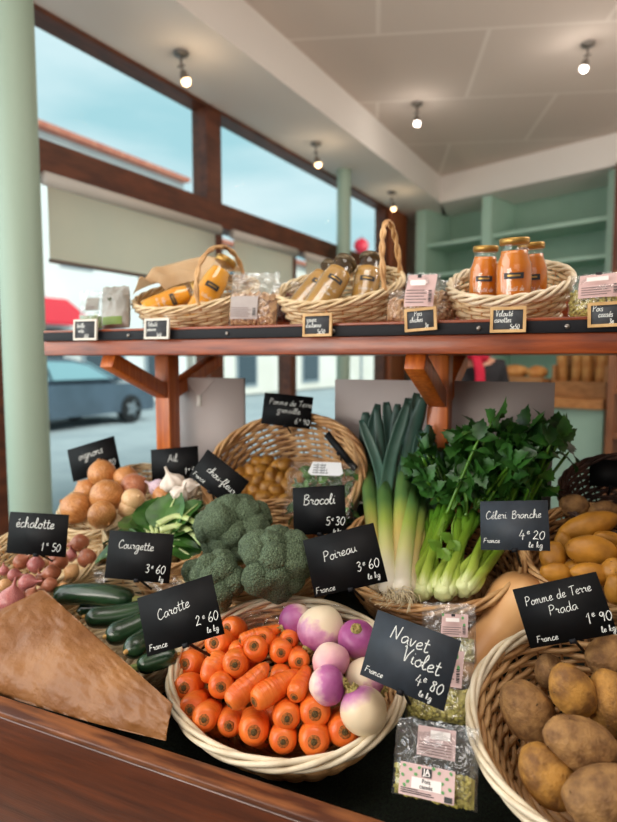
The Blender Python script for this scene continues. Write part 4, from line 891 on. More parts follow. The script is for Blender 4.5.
mb.grid(wrap2, 48, 10); o = mb.build('plastic_liner', M_film); tag(o, 'clear plastic liner inside the back of the carrot and turnip basket', 'plastic liner')

# ------------------------------------------------------------------ broccoli
def broc_mat():
    m = pm('broccoli_floret', '#2d3d2a', '#6f8364', scale=420, detail=2, lo=.32, hi=.72, rough=.75); L = m.node_tree.links; b = m.node_tree.nodes['Principled BSDF']
    tc = N(m, 'ShaderNodeTexCoord'); v = N(m, 'ShaderNodeTexVoronoi'); v.inputs['Scale'].default_value = 400; L.new(tc.outputs['Object'], v.inputs['Vector'])
    bp = N(m, 'ShaderNodeBump', invert=True); bp.inputs['Strength'].default_value = .9; bp.inputs['Distance'].default_value = .003; L.new(v.outputs['Distance'], bp.inputs['Height']); L.new(bp.outputs['Normal'], b.inputs['Normal']); return m
M_br = broc_mat(); M_brs = pm('broccoli_stem', '#7f9a62', '#a7ba84', scale=40, rough=.6)
def broccoli(px, py, dia, lf, ax, label, n=20, fl_=.8, seed=0):
    rr = random.Random(seed); c = inb(F_bro, px, py, lf); r = dia*.5*depth(c)/FPX
    pts = []
    for i in range(n):
        z = 1-(i+.5)/n*1.35; a = i*2.39996+seed; s = math.sqrt(max(0, 1-z*z)); pts.append(Vector((s*math.cos(a), s*math.sin(a), z*fl_))*(1+rr.uniform(-.1,.1)))
    mb = MB()
    mb.sphere((0,0,-.1*r), r*.74, 3, None, (1,1,.8))
    for p in pts:
        k = rr.uniform(.40,.58); sd = Vector((rr.random()*30, rr.random()*30, 0))
        def fn(v):
            q = v*4.2+sd; d = noise.voronoi(q)[0]; return 1+.10*noise.noise(v*1.6+sd)-.13*d[0] + .035*noise.noise(v*17)
        mb.sphere(p*r*.66, r*k, 4, fn)
    o = mb.build('broccoli', M_br); o.matrix_world = orient(c, ax, seed); tag(o, label, 'broccoli', 'broccoli heads')
    mb = MB(); mb.tube([(0,0,-.2*r),(0,0,-.7*r),(.05*r,0,-1.25*r)], [.42*r,.32*r,.34*r], 14)
    for k in range(5): mb.tube([(.1*r*math.cos(k*1.26), .1*r*math.sin(k*1.26), -.7*r), (.45*r*math.cos(k*1.26), .45*r*math.sin(k*1.26), -.25*r)], [.14*r,.18*r], 8)
    mb.build('stem', M_brs, o)
broccoli(233, 528, 70, .045, vdir(95,.75), 'biggest round broccoli head, topmost and behind the other two', 15, .85, 1)
broccoli(275, 563, 70, .060, vdir(60,1.1), 'knobbly broccoli head beside the leek sign', 13, .85, 2)
broccoli(219, 580, 56, .045, vdir(140,.9), 'small broccoli head low between the carrot sign and the biggest one', 11, .9, 3)
broccoli(196, 573, 30, .035, vdir(190,.5), 'narrow broccoli floret poking out toward the courgette basket', 8, .8, 4)

# ------------------------------------------------------------------ leaves
def leaf_pts(mb, M, L, Wd, fold=.25, curl=.3, teeth=0, tip=.3, nu=8):
    """one leaf blade along +y of M, centre rib folded, edge toothed"""
    vs = []; 
    for i in range(nu+1):
        t = i/nu; w = Wd*math.sin(math.pi*min(1, t**.75*.96+.02))**.8*(1-tip*t)
        if teeth: w *= 1-.22*((i*teeth) % 2)
        z = -curl*L*t*t; y = L*t
        for s in (-1, -.5, 0, .5, 1): vs.append(M @ Vector((s*w, y - (abs(s)*L*.05 if teeth and i % 2 else 0), z + fold*abs(s)*w - (.12*w if abs(s) == .5 else 0))))
    mb.add(vs, [(i*5+j, i*5+j+1, (i+1)*5+j+1, (i+1)*5+j) for i in range(nu) for j in range(4)])
M_clf = sheet('cauliflower_leaf', '#1d4518', '#46742e', 25, thru=.08, rough=.4); M_rib = pm('pale_leaf_rib', '#a9bf74', '#c9d69c', scale=40, rough=.45); M_curd = pm('cauliflower_curd', '#dccf9e', '#efe6c4', scale=90, rough=.8, bump=.8, bscale=160)
c = inb(F_cau, 155, 540, .01); t = thing('cauliflower', 'leafy cauliflower with pale ribs behind the courgette sign', 'cauliflower', M=orient(c, (0,-.35,1)))
mb = MB(); mb.sphere((.01,-.006,-.02), .045, 4, lambda v: 1-.12*noise.voronoi(v*3.5)[0][0]+.02*noise.noise(v*14), (1,1,.7)); mb.build('curd', M_curd, t)
for k, (a, L, cu, wd, up_) in enumerate(((150,.105,.35,.034,.3),(120,.10,.3,.036,.55),(95,.09,.2,.034,.8),(60,.085,.25,.030,.75),(35,.10,.35,.028,.4),(180,.10,.5,.032,.2),(10,.105,.5,.022,.15),(-10,.10,.4,.02,.05),(210,.085,.55,.03,.2),(75,.09,.5,.032,.55),(135,.085,.6,.03,.5))):
    d = Vector((math.cos(R(a)), math.sin(R(a)), up_)).normalized(); M = orient(Vector((math.cos(R(a)),math.sin(R(a)),0))*.03, d.cross(Vector((-math.sin(R(a)),math.cos(R(a)),0))), 0, 1, x=(-math.sin(R(a)),math.cos(R(a)),0))
    y = M.to_3x3() @ Vector((0,1,0))
    if y.dot(d) < 0: M = M @ Matrix.Rotation(math.pi, 4, 'Z')
    n_ = M.to_3x3() @ Vector((0,0,1))
    mb = MB(); leaf_pts(mb, M, L, wd*1.3, .35, cu if n_.z > 0 else -cu, 0, .1, 10)
    for i, v in enumerate(mb.v): mb.v[i] = v + Vector((0,0,.006*noise.noise(v*60)))
    f = mb.build('leaf', M_clf, t)
    mb = MB(); mb.tube([M @ Vector((0, L*q, -(cu if n_.z > 0 else -cu)*L*q*q+.001)) for q in (-.15,.15,.4,.65,.9)], [.0045,.004,.003,.002,.0008], 7, flat=.7); mb.build('rib', M_rib, f)

for k, P_ in enumerate((((158,524),(176,516),(194,522),(207,536)), ((160,530),(178,526),(192,533),(202,545)), ((156,520),(166,511),(180,509),(192,513)))):
    q = [inb(F_cau, x, y, .03-.008*k) for x, y in P_]; I_ = t.matrix_world.inverted(); mb = MB(); mb.tube([I_ @ v for v in smoothpts(q, 5)], [.009-.0003*i for i in range(16)], 10, flat=.6); mb.build('leaf_stalk', M_rib, t)
# leeks ------------------------------------------------------------
M_lk = ramp_z('leek_shaft', [(0,'#e9e3d2'),(.16,'#e4dec2'),(.42,'#cbc884'),(.72,'#94a84a'),(1,'#527a40')], 0, .23, rough=.38, mixn=.06, nscale=60, stretch=(1,1,.06), sss=.08)
M_lk2 = ramp_z('tan_leek_shaft', [(0,'#e6dcc4'),(.2,'#d8c090'),(.55,'#c6b266'),(.82,'#96a54c'),(1,'#567c44')], 0, .23, rough=.4, mixn=.08, nscale=60, stretch=(1,1,.06), sss=.08)
M_ll = ramp_z('leek_leaf', [(0,'#7f9f55'),(.22,'#54795a'),(.5,'#4c7262'),(1,'#33524a')], .19, .40, rough=.42, mixn=.08, nscale=80, stretch=(1,1,.04))
M_lr = pm('leek_root_hair', '#cdbb94', '#e6d9b8', scale=60, rough=.9)
PEN = Vector((0, 1.262, 1.17))
def leek(base_, fork, tips, rad, mat, lift, ytop, label, roots=False):
    a = inb(F_leek, *base_, lift); b = atY(*fork, ytop); ax = (b-a).normalized(); L = (b-a).length; r = rad*depth((a+b)/2)/FPX
    M = orient(a, ax, 0, 1, x=RT); I = M.inverted(); t = thing('leek', label, 'leek', M=M, group='leeks')
    mb = MB(); mb.tube([Vector((0,0,L*q)) for q in (0,.02,.06,.2,.5,.8,1.0)], [r*.6,r*1.05,r*1.08,r*.92,r*.95,r*1.05,r*1.1], 18, flat=1); sh = mb.build('shaft', mat, t)
    for k, (tip, yt, wd) in enumerate(tips):
        e = I @ atY(*tip, yt); mid = Vector((e.x*.32, e.y*.32, L+(e.z-L)*.5)); s0 = Vector((0,0,L*.86))
        pts = smoothpts([s0, mid, e], 6); n = len(pts); vs = []; side = Vector((e.x, e.y, 0)); vw = I.to_3x3() @ FW
        for i, p in enumerate(pts):
            q = i/(n-1); d = (pts[min(i+1,n-1)]-pts[max(i-1,0)]).normalized(); xx = d.cross(vw).normalized(); zz = xx.cross(d)
            w = wd*depth(b)/FPX*.5*(1.0 if q < .75 else 1-.5*(q-.75)/.25)
            for s in (-1,-.6,0,.6,1): vs.append(p + xx*s*w - zz*(abs(s)*w*.45*(-1 if k % 2 else 1)*.8 - .0015*k))
        mb = MB(); mb.add(vs, [(i*5+j, i*5+j+1, (i+1)*5+j+1, (i+1)*5+j) for i in range(n-1) for j in range(4)])
        lf = mb.build('leaf', M_ll, t); so = lf.modifiers.new('thick', 'SOLIDIFY'); so.thickness = .0012
    mb = MB(); rr = random.Random(int(base_[0]))
    for k in range(46 if roots else 16):
        an = rr.uniform(0, 6.28); q = rr.uniform(.2,1.1); z = rr.uniform(-.022,-.004); ln = rr.uniform(.008,.02)
        mb.tube([Vector((r*.5*q*math.cos(an), r*.5*q*math.sin(an), .003)), Vector((r*q*math.cos(an)*1.2, r*q*math.sin(an)*1.2, z*.6)), Vector((r*q*math.cos(an+.5)*1.6, r*q*math.sin(an+.5)*1.6, z))], .0006, 4)
    mb.build('root_hair', M_lr, sh)
leek((379,588),(367,470),[((352,437),1.25,12),((366,412),1.24,13),((378,404),1.25,12)],7.5,M_lk2,.010,1.19,'tan shafted leek closest to the salad box')
leek((388,590),(384,486),[((361,420),1.17,11),((377,408),1.19,10),((408,402),1.18,13)],8.0,M_lk,.036,1.13,'white shafted leek with leaves forking wide in front')
leek((394,592),(405,470),[((408,398),1.235,13),((424,398),1.19,14),((417,393),1.24,13)],8.5,M_lk2,.018,1.175,'tan leek whose long leaves reach highest by the red post')
leek((400,593),(412,492),[((420,430),1.20,12),((430,425),1.19,11)],9,M_lk,.032,1.13,'leek with the big root tuft at the front of the bunch',True)
leek((407,592),(421,500),[((432,440),1.18,12),((424,432),1.19,11)],7.5,M_lk2,.020,1.14,'slim leek lying second from the celery stalks')
leek((412,592),(431,512),[((440,450),1.18,11),((434,442),1.19,10)],6.5,M_lk2,.012,1.14,'slimmest leek lying against the celery stalks')
leek((383,586),(392,478),[((386,402),1.25,13),((398,404),1.25,12),((372,415),1.255,12)],7,M_lk2,-.004,1.20,'leek lying behind the forked one with dark upright leaves')

# celery -----------------------------------------------------------
M_cs = ramp_z('celery_stalk', [(0,'#d6dfa2'),(.14,'#a8bd50'),(.45,'#7c9c2c'),(1,'#4c7c20')], 0, .19, rough=.32, mixn=.08, nscale=400, stretch=(1,1,.02), bump=.25, bscale=500, sss=.06)
M_cl = sheet('celery_leaf', '#163a15', '#376a24', 28, thru=.10, rough=.42); M_cl2 = sheet('young_celery_leaf', '#6c9c34', '#93ba4e', 40, thru=.3, rough=.4)
def leaflet(mb, p, d, n, s):
    d = d.normalized(); x = d.cross(n).normalized(); n = x.cross(d)
    M = Matrix((x, d, n)).transposed().to_4x4(); M.translation = p
    out = [(.0,0),(.17,.12),(.34,.25),(.28,.33),(.45,.46),(.36,.54),(.42,.69),(.28,.75),(.25,.90),(.12,.95),(0,1.14)]
    k = len(out); vs = []
    for sgn in (-1, 1):
        for (a, b) in out: vs.append(M @ Vector((sgn*a*s, b*s, (.32*a - .28*b*b)*s)))
    mid = [M @ Vector((0, b*s, -.28*b*b*s)) for (a, b) in out]
    b0 = mb.add(vs+mid, [])
    for i in range(k-1):
        mb.f.append((b0+i, b0+2*k+i, b0+2*k+i+1, b0+i+1)); mb.f.append((b0+2*k+i, b0+k+i, b0+k+i+1, b0+2*k+i+1)); mb.m += [mb.cur]*2
def celery(base_, lift, stalks, tips, label, seed, young=()):
    rr = random.Random(seed); a = inb(F_leek, *base_, lift); axis = (sum((atY(*s[0], s[1]) for s in stalks), Vector())/len(stalks) - a)
    M = orient(a, axis, 0, 1, x=RT); I = M.inverted(); t = thing('celery', label, 'celery', M=M, group='celery bunches'); tops = []
    for i, (px_, yy, wpx) in enumerate(stalks):
        e = I @ atY(*px_, yy); an = i*2.4; st = Vector((.011*math.cos(an), .009*math.sin(an), -.004*(i%2))) if len(stalks) > 1 else Vector()
        mid = st*1.5 + (e-st)*.45 + Vector((0,0,.0)); pts = smoothpts([st, st*1.35+Vector((0,0,.03)), mid, e], 5); n = len(pts)
        w = wpx*.5*depth(a)/FPX; vw = I.to_3x3() @ FW; mb = MB(); vs = []
        m = 9
        for q, p in enumerate(pts):
            tt = q/(n-1); d = (pts[min(q+1,n-1)]-pts[max(q-1,0)]).normalized(); ou = vw*-1; xx = d.cross(ou).normalized(); oo = xx.cross(d)*-1 if False else (ou - d*ou.dot(d)).normalized()
            ww_ = w*(1.0-.22*tt)*min(1, .62+tt*2.5)
            for k in range(m):
                th = -1.9+3.8*k/(m-1); vs.append(p + xx*(ww_*math.sin(th)) + oo*(ww_*.75*math.cos(th)) + oo*(.0008*(k%2)))
            for k in range(m):
                th = 1.5-3.0*k/(m-1); vs.append(p + xx*(ww_*.62*math.sin(th)) + oo*(ww_*.35*math.cos(th)-w*.12))
        mm = 2*m
        mb.add(vs, [(q*mm+k, q*mm+(k+1) % mm, (q+1)*mm+(k+1) % mm, (q+1)*mm+k) for q in range(n-1) for k in range(mm)] + [tuple(range(mm-1,-1,-1)), tuple((n-1)*mm+k for k in range(mm))])
        mb.build('stalk', M_cs, t); tops.append((e, w*.6))
    mb = MB(); mb.lathe([(.004,-.010),(.012,-.009),(.0145,-.002),(.0135,.012),(.010,.028),(.006,.034)], 20, None, lambda v: v*(1+.05*math.cos(5*math.atan2(v.y,v.x)))); mb.build('butt', M_cs, t)
    mb = MB(); mp_ = MB()
    for (px_, yy, s) in tips:
        e = I @ atY(px_[0], px_[1], yy); tp, tw = min(tops, key=lambda q: (q[0]-e).length)
        if (tp-e).length > .015: mp_.tube(smoothpts([tp, tp+(e-tp)*.5+Vector((0,0,.008)), e], 4), [tw*.8]+[tw*.5]*7+[tw*.25], 6)
        up_ = (e-tp); up_ = up_.normalized() if up_.length > .01 else Vector((0,0,1)); vw = (I.to_3x3() @ (FW*-1))
        d0 = (up_ + Vector((rr.uniform(-.7,.7), rr.uniform(-.4,.6), rr.uniform(-.7,.5)))).normalized(); nn = (vw*.8 + Vector((rr.uniform(-1,1), rr.uniform(-1,1), rr.uniform(-.3,1.2)))).normalized()
        x = d0.cross(nn).normalized()
        leaflet(mb, e, d0, nn, s); leaflet(mb, e, d0*.45+x, nn, s*.85); leaflet(mb, e, d0*.45-x, nn, s*.85)
        leaflet(mb, e-d0*s*.5, d0*.1+x, nn+d0*.3, s*.62); leaflet(mb, e-d0*s*.5, d0*.1-x, nn+d0*.3, s*.62)
    mb.build('foliage', M_cl, t); mp_.build('leaf_stem', M_cs, t)
    if young:
        mb = MB(); ms_ = MB()
        for (px_, lf_, s) in young:
            e = I @ inb(F_leek, px_[0], px_[1], lf_); q = I @ inb(F_leek, px_[0]+4, px_[1]-26, lf_-.012); d0 = (e-q).normalized(); vw = (I.to_3x3() @ (FW*-1)); x = d0.cross(vw).normalized(); ms_.tube([q, (q+e)/2+x*.004, e], .0016, 6)
            for k, w in enumerate((-1.3,-.6,0,.7,1.3)): leaflet(mb, e, d0*.5+x*w, vw+d0*.3, s)
        mb.build('young_leaf', M_cl2, t); ms_.build('young_leaf_stem', M_cl2, t)
def spray(poly, n, y0, y1, s0, s1, seed):
    rr = random.Random(seed); out = []; xs = [p[0] for p in poly]; ys = [p[1] for p in poly]
    while len(out) < n:
        x, y = rr.uniform(min(xs), max(xs)), rr.uniform(min(ys), max(ys)); c = False; j = len(poly)-1
        for i in range(len(poly)):
            if (poly[i][1] > y) != (poly[j][1] > y) and x < (poly[j][0]-poly[i][0])*(y-poly[i][1])/(poly[j][1]-poly[i][1])+poly[i][0]: c = not c
            j = i
        if c: out.append(((x, y), rr.uniform(y0, y1), rr.uniform(s0, s1)))
    return out
P1 = [(416,498),(414,472),(424,446),(438,434),(470,424),(484,445),(478,488),(450,503)]
P2 = [(452,492),(456,440),(464,424),(490,420),(522,428),(530,455),(520,498),(480,500)]
P3 = [(505,498),(508,445),(522,426),(546,422),(566,438),(572,448),(560,462),(552,480),(540,498)]
celery((421,592), .012, [((433,512),1.09,13),((441,506),1.10,14),((448,500),1.12,12),((437,520),1.06,12),((452,512),1.09,12),((428,522),1.08,11),((446,516),1.05,13)], spray(P1, 34, 1.06, 1.19, .032, .046, 11), 'celery bunch with the broad pale butt beside the leek roots', 3, [((441,548),.050,.022),((452,540),.048,.020)])
celery((443,592), .014, [((461,508),1.10,13),((468,502),1.12,12),((474,512),1.09,13),((466,518),1.06,13),((480,516),1.09,12),((458,520),1.05,12)], spray(P2, 42, 1.06, 1.22, .032, .048, 12), 'celery bunch in the middle, under the tallest dark leaves', 4)
celery((462,588), .012, [((497,520),1.10,14),((507,514),1.12,13),((490,526),1.07,13),((514,524),1.10,12),((502,532),1.06,13),((520,518),1.12,12)], spray(P3, 40, 1.08, 1.24, .032, .048, 13), 'celery bunch behind the celery sign with leaves reaching past the white board', 5)

# butternut ---------------------------------------------------------
M_bn = pm('butternut_skin', '#d29a62', '#e2b27a', scale=14, rough=.42, bump=.08, bscale=60)
a = atB(519, 604, .070); b = atB(474, 662, .050); d = (b-a); L = d.length+.035; M = orient(a, d)
mb = MB(); P = smoothpts([Vector((x,0,z)) for x, z in ((.004,-.046),(.024,-.044),(.044,-.026),(.050,.0),(.046,.03),(.037,.055),(.033,.08),(.033,L-.02),(.024,L-.004),(.006,L))], 4)
mb.lathe([(p.x, p.z) for p in P], 28, None, lambda v: v*(1+.03*noise.noise(v*22))); o = mb.build('butternut_squash', M_bn); o.matrix_world = M; tag(o, 'smooth tan butternut squash lying between the pea packets and the potato basket', 'squash')
mb = MB(); mb.tube([(0,0,L-.003),(.002,0,L+.012),(.005,.002,L+.02)], [.011,.008,.009], 7); mb.build('stalk', M_root, o)

# salad box --------------------------------------------------------
M_lamb = sheet('lambs_lettuce_leaf', '#2c5a24', '#6a9a48', 45, thru=.15, rough=.4); M_tray = clear('clear_tray', gloss=.12, rough=.08, bump=.25, bscale=60, film=.02)
M, w, h = plane_quad([(290,462),(352,465),(366,524),(282,520)], 1.22, 30, 5)
t = thing('salad_box', 'clear plastic box of green salad leaves with a white label behind the broccoli sign', 'salad box', M=M)
mb = MB(); D = .055
def trayring(k, z): return [Vector((x*w/2*k, y*h/2*k, z)) for x, y in ((-1,-1),(1,-1),(1,1),(-1,1))]
A_, B_ = trayring(1, .0), trayring(.84, -D); mb.add(A_+B_, [(0,1,5,4),(1,2,6,5),(2,3,7,6),(3,0,4,7),(7,6,5,4)]); mb.build('tray', M_tray, t, smooth=False)
mb = MB(); A_, B_ = trayring(1.03, .001), trayring(.9, .02); mb.add(A_+B_, [(0,1,5,4),(1,2,6,5),(2,3,7,6),(3,0,4,7),(4,5,6,7)]); mb.build('lid', M_tray, t, smooth=False)
mb = MB(); rr = random.Random(5)
for k in range(120):
    p = Vector((rr.uniform(-.42,.42)*w, rr.uniform(-.42,.42)*h, rr.uniform(-.045,.010))); n = Vector((rr.uniform(-1,1), rr.uniform(-1,1), rr.uniform(.2,1.4))).normalized()
    leaf_pts(mb, orient(p, n, rr.uniform(0,6)), rr.uniform(.018,.030), rr.uniform(.006,.010), .3, .4, 0, 0, 5)
o = mb.build('salad_leaf', M_lamb, t); o['kind'] = 'stuff'
M_lab = pm('white_label', '#dfe3e6', rough=.5); M_ink = pm('grey_ink', '#6a7076', rough=.7)
lx, ly, lw, lh = .06*w, .34*h, .24*w, .115*h
hexa = [(lx+lw*q*1.0, ly+lh*s, .0215) for q, s in ((-1,-.6),(-.8,-1),(.8,-1),(1,-.6),(.8,1),(-.8,1))]
mb = MB(); mb.prism(hexa, (0,0,.0006)); lb = mb.build('label', M_lab, t, smooth=False)
mb = MB()
for q in range(4): write(mb, 'mache salade de'[:12+q], lx-lw*.72, ly+lh*(.42-.38*q), lh*.16, .0008, z=.0224)
mb.build('lettering', M_ink, lb, smooth=False)

# ------------------------------------------------------------------ printed text
def printed(txt, size, M, mat, parent, bold=0.0, name='lettering'):
    cu = bpy.data.curves.new(name, 'FONT'); cu.body = txt; cu.size = size; cu.align_x = 'CENTER'; cu.align_y = 'CENTER'; cu.offset = bold; cu.resolution_u = 3
    o = bpy.data.objects.new(name, cu); COL.objects.link(o); dg = bpy.context.evaluated_depsgraph_get(); dg.update()
    me = bpy.data.meshes.new_from_object(o.evaluated_get(dg)); bpy.data.objects.remove(o); me.transform(M); me.materials.clear(); me.materials.append(mat)
    o = bpy.data.objects.new(name, me); COL.objects.link(o); o.parent = parent; return o

# ------------------------------------------------------------------ packets
M_pink = pm('pink_label', '#c9a9a6', '#cfb1ad', scale=8, rough=.5); M_lgreen = pm('label_green', '#5e9a5a', rough=.6); M_lwhite = pm('label_cream', '#eee6e2', rough=.6); M_lblack = pm('label_black', '#16161a', rough=.5)
M_pea = pm('split_pea', '#a39a3f', '#cfc36a', scale=90, rough=.6, rand=0); M_chick = pm('chickpea', '#b98a58', '#d8b386', scale=90, rough=.55); M_bean = pm('red_bean', '#6a2c26', '#97524a', scale=60, rough=.4); M_glabel = pm('grey_paper_label', '#a59c98', '#b5aca8', scale=20, rough=.6)
def packet(label, quad, d, back, yaw, T, content, fill, crad, lab=None, front=True, group='packets', seed=1, film=None, nper=160):
    M, w, h = plane_quad(quad, d, back, yaw); t = thing('food_packet', label, 'packet', M=M, group=group); rr = random.Random(seed)
    def prof(u, v):  # half thickness
        vv = (v+1)/2; f = 1 if vv < fill else max(.10, 1-(vv-fill)/(1-fill)*1.15); return T*f*max(0,(1-abs(u)**3))**.5*max(0,1-max(0,-v)**6)**.5
    def surf(s):
        def fn(a, b):
            u, v = 2*a-1, 2*b-1; q = Vector((u*2.2+seed, v*2.8, s)); vv = (v+1)/2
            wr = noise.noise(q)*.0045*(0.3+vv) + noise.noise(q*2.6)*.003*vv
            return Vector((u*w/2*(1+.02*noise.noise(q*1.5)) * (1-.05*max(0, vv-.7)), v*h/2 + .004*noise.noise(Vector((u*4+seed,0,0)))*vv, s*prof(u, v)+wr+s*.0006))
        return fn
    mb = MB(); mb.grid(surf(1), 26, 26); mb.grid(surf(-1), 26, 26); mb.build('film', film or M_film, t)
    if content:
        mb = MB()
        for k in range(nper):
            u, v = rr.uniform(-.92,.92), rr.uniform(-.94, 2*fill-1-.05); z = prof(u, v)-crad*1.1; mb.sphere((u*w/2*.97, v*h/2, z*(1-.25*rr.random()) if z > 0 else rr.uniform(-1,1)*.001), crad*rr.uniform(.8,1.1), 1)
        o = mb.build('contents', content, t); o['kind'] = 'stuff'
        mb = MB(); mb.grid(lambda a, b: Vector(((2*a-1)*w/2*.93, ((2*b-1)*.5+.5-1+fill)*0 + (-.96+(2*fill-.1)*b)*h/2, prof(2*a-1, -.96+(2*fill-.1)*b)*.45)), 10, 10)
        mb.grid(lambda a, b: Vector(((2*a-1)*w/2*.93, (-.96+(2*fill-.1)*b)*h/2, -prof(2*a-1, -.96+(2*fill-.1)*b)*.6)), 10, 10); o = mb.build('contents_core', content, t)
    if lab: lab(t, w, h, lambda x, y: prof(max(-1,min(1,2*x/w)), max(-1,min(1,2*y/h))))
    return t
def patch(t, name, mat, x0, x1, y0, y1, zf, parent=None, lift=.0015):
    mb = MB(); mb.grid(lambda a, b: Vector((x0+(x1-x0)*a, y0+(y1-y0)*b, zf(x0+(x1-x0)*a, y0+(y1-y0)*b)+lift)), 8, 6); o = mb.build(name, mat, parent or t); return o
def lab_pois(t, w, h, zf):
    f2 = lambda x, y: zf(0, -.3*h)*1.0+.001
    x0, x1, y0, y1 = -.34*w, .30*w, -.46*h, -.07*h
    p = patch(t, 'label', M_pink, x0, x1, y0, y1, f2); z = f2(0,0)+.0022; cx = (x0+x1)/2; W_, H_ = x1-x0, y1-y0
    mb = MB(); mb.box((cx-.27*W_, y0+.25*H_, z-.0003), (cx+.27*W_, y0+.60*H_, z+.0002)); mb.build('name_panel', M_lwhite, p, smooth=False)
    printed('Pois', .19*H_, Matrix.Translation((cx, y0+.51*H_, z+.0006)), M_lblack, p, .0001); printed('cassés', .19*H_, Matrix.Translation((cx, y0+.345*H_, z+.0006)), M_lblack, p, .0001)
    mb = MB(); mb.box((cx-.09*W_, y0+.64*H_, z-.0003), (cx+.09*W_, y0+.92*H_, z+.0002)); mb.build('logo_panel', M_lblack, p, smooth=False); printed('JA', .26*H_, Matrix.Translation((cx, y0+.80*H_, z+.0006)), M_lwhite, p, .0002)
    mb = MB(); mb.box((cx-.06*W_, y0+.68*H_, z+.0002), (cx+.06*W_, y0+.70*H_, z+.0005)); mb.build('logo_line', M_lwhite, p, smooth=False)
    mb = MB(); rr = random.Random(9)
    for (a, b) in ((.08,.9),(.2,.8),(.06,.6),(.16,.42),(.1,.3),(.3,.68),(.72,.85),(.93,.9),(.86,.72),(.78,.55),(.92,.42),(.8,.30),(.36,.9),(.62,.95)):
        mb.lathe([(.0001,0),(1,0)], 12, Matrix.Translation((x0+a*W_, y0+b*H_, z)) @ Matrix.Rotation(rr.uniform(-.8,.8), 4, 'Z') @ Matrix.Diagonal((.034*W_, .05*H_, 1, 1)), capA=False, capB=False)
    mb.build('pea_print', M_lgreen, p, smooth=False)
    mb = MB()
    for k in range(3): mb.box((x0+.04*W_, y0+(.20-.06*k)*H_, z), (x0+(.35+.25*(k == 1)+.3*(k == 2))*W_, y0+(.225-.06*k)*H_, z+.0002))
    mb.box((x1-.17*W_, y0+.03*H_, z), (x1-.03*W_, y0+.2*H_, z+.0001)); mb.build('small_print', M_lblack, p, smooth=False)
    q = patch(t, 'back_label', M_pink, -.22*w, .24*w, .04*h, .42*h, lambda x, y: .001); mb = MB()
    mb.box((-.06*w, .27*h, .004), (.18*w, .38*h, .0044)); o = mb.build('name_panel', M_lwhite, q, smooth=False)
    mb = MB()
    for k in range(5): mb.box((-.19*w, (.07+.035*k)*h, .0045), (.2*w, (.082+.035*k)*h, .0047))
    mb.build('small_print', pm('brown_print', '#7d6260'), q, smooth=False)
def lab_plain(mat, x0, x1, y0, y1, lines=5, bar=True, panel=True, green=False):
    def f(t, w, h, zf):
        f2 = lambda x, y: max(zf(x, y), zf(0, y)*.7)+.001
        p = patch(t, 'label', mat, x0*w, x1*w, y0*h, y1*h, f2); z = max(f2(x0*w, y0*h), f2(0,(y0+y1)/2*h), f2(0, y0*h))+.002; W_, H_ = (x1-x0)*w, (y1-y0)*h; mb = MB()
        for k in range(lines): mb.box((x0*w+.08*W_, y0*h+(.10+.09*k)*H_, z), (x0*w+(.78 if k % 2 else .7)*W_, y0*h+(.13+.09*k)*H_, z+.0002))
        mb.build('small_print', pm('dull_print', '#75625f'), p, smooth=False)
        if panel:
            mb = MB(); mb.box((x0*w+.2*W_, y0*h+.62*H_, z), (x0*w+.72*W_, y0*h+.78*H_, z+.0002)); mb.build('name_panel', M_lwhite, p, smooth=False)
            mb = MB(); mb.box((x0*w+.42*W_, y0*h+.84*H_, z), (x0*w+.56*W_, y0*h+.95*H_, z+.0002)); mb.build('logo_panel', M_lblack, p, smooth=False)
        if bar:
            mb = MB()
            for k in range(9): mb.box((x0*w+.84*W_, y0*h+(.12+.04*k)*H_, z), (x0*w+.95*W_, y0*h+(.135+.04*k+.008*(k%3))*H_, z+.0002))
            mb.build('barcode', M_lblack, p, smooth=False)
        if green:
            mb = MB()
            for (a, b) in ((.1,.9),(.85,.8),(.9,.5)): mb.lathe([(.0001,0),(1,0)], 12, Matrix.Translation((x0*w+a*W_, y0*h+b*H_, z)) @ Matrix.Diagonal((.05*W_, .07*H_, 1, 1)), capA=False, capB=False)
            mb.build('pea_print', M_lgreen, p, smooth=False)
    return f
packet('split pea packet at the front rail with pink label and clear top', [(399,716),(473,727),(484,815),(390,792)], .705, 32, -8, .020, M_pea, .40, .0034, lab_pois, seed=3, nper=260)
packet('split pea packet standing behind the front one, half covered by the turnip sign', [(412,634),(474,640),(474,728),(404,718)], .80, 34, -6, .016, M_pea, .42, .0034, lab_plain(M_pink, -.1, .36, -.1, .34, 6, True, True, True), seed=5)
packet('split pea packet rearmost of the three, against the celery basket', [(424,602),(474,604),(478,664),(420,660)], .885, 30, -4, .014, M_pea, .42, .0034, lab_plain(M_pink, -.1, .38, -.1, .3, 4, True, True, True), seed=7)

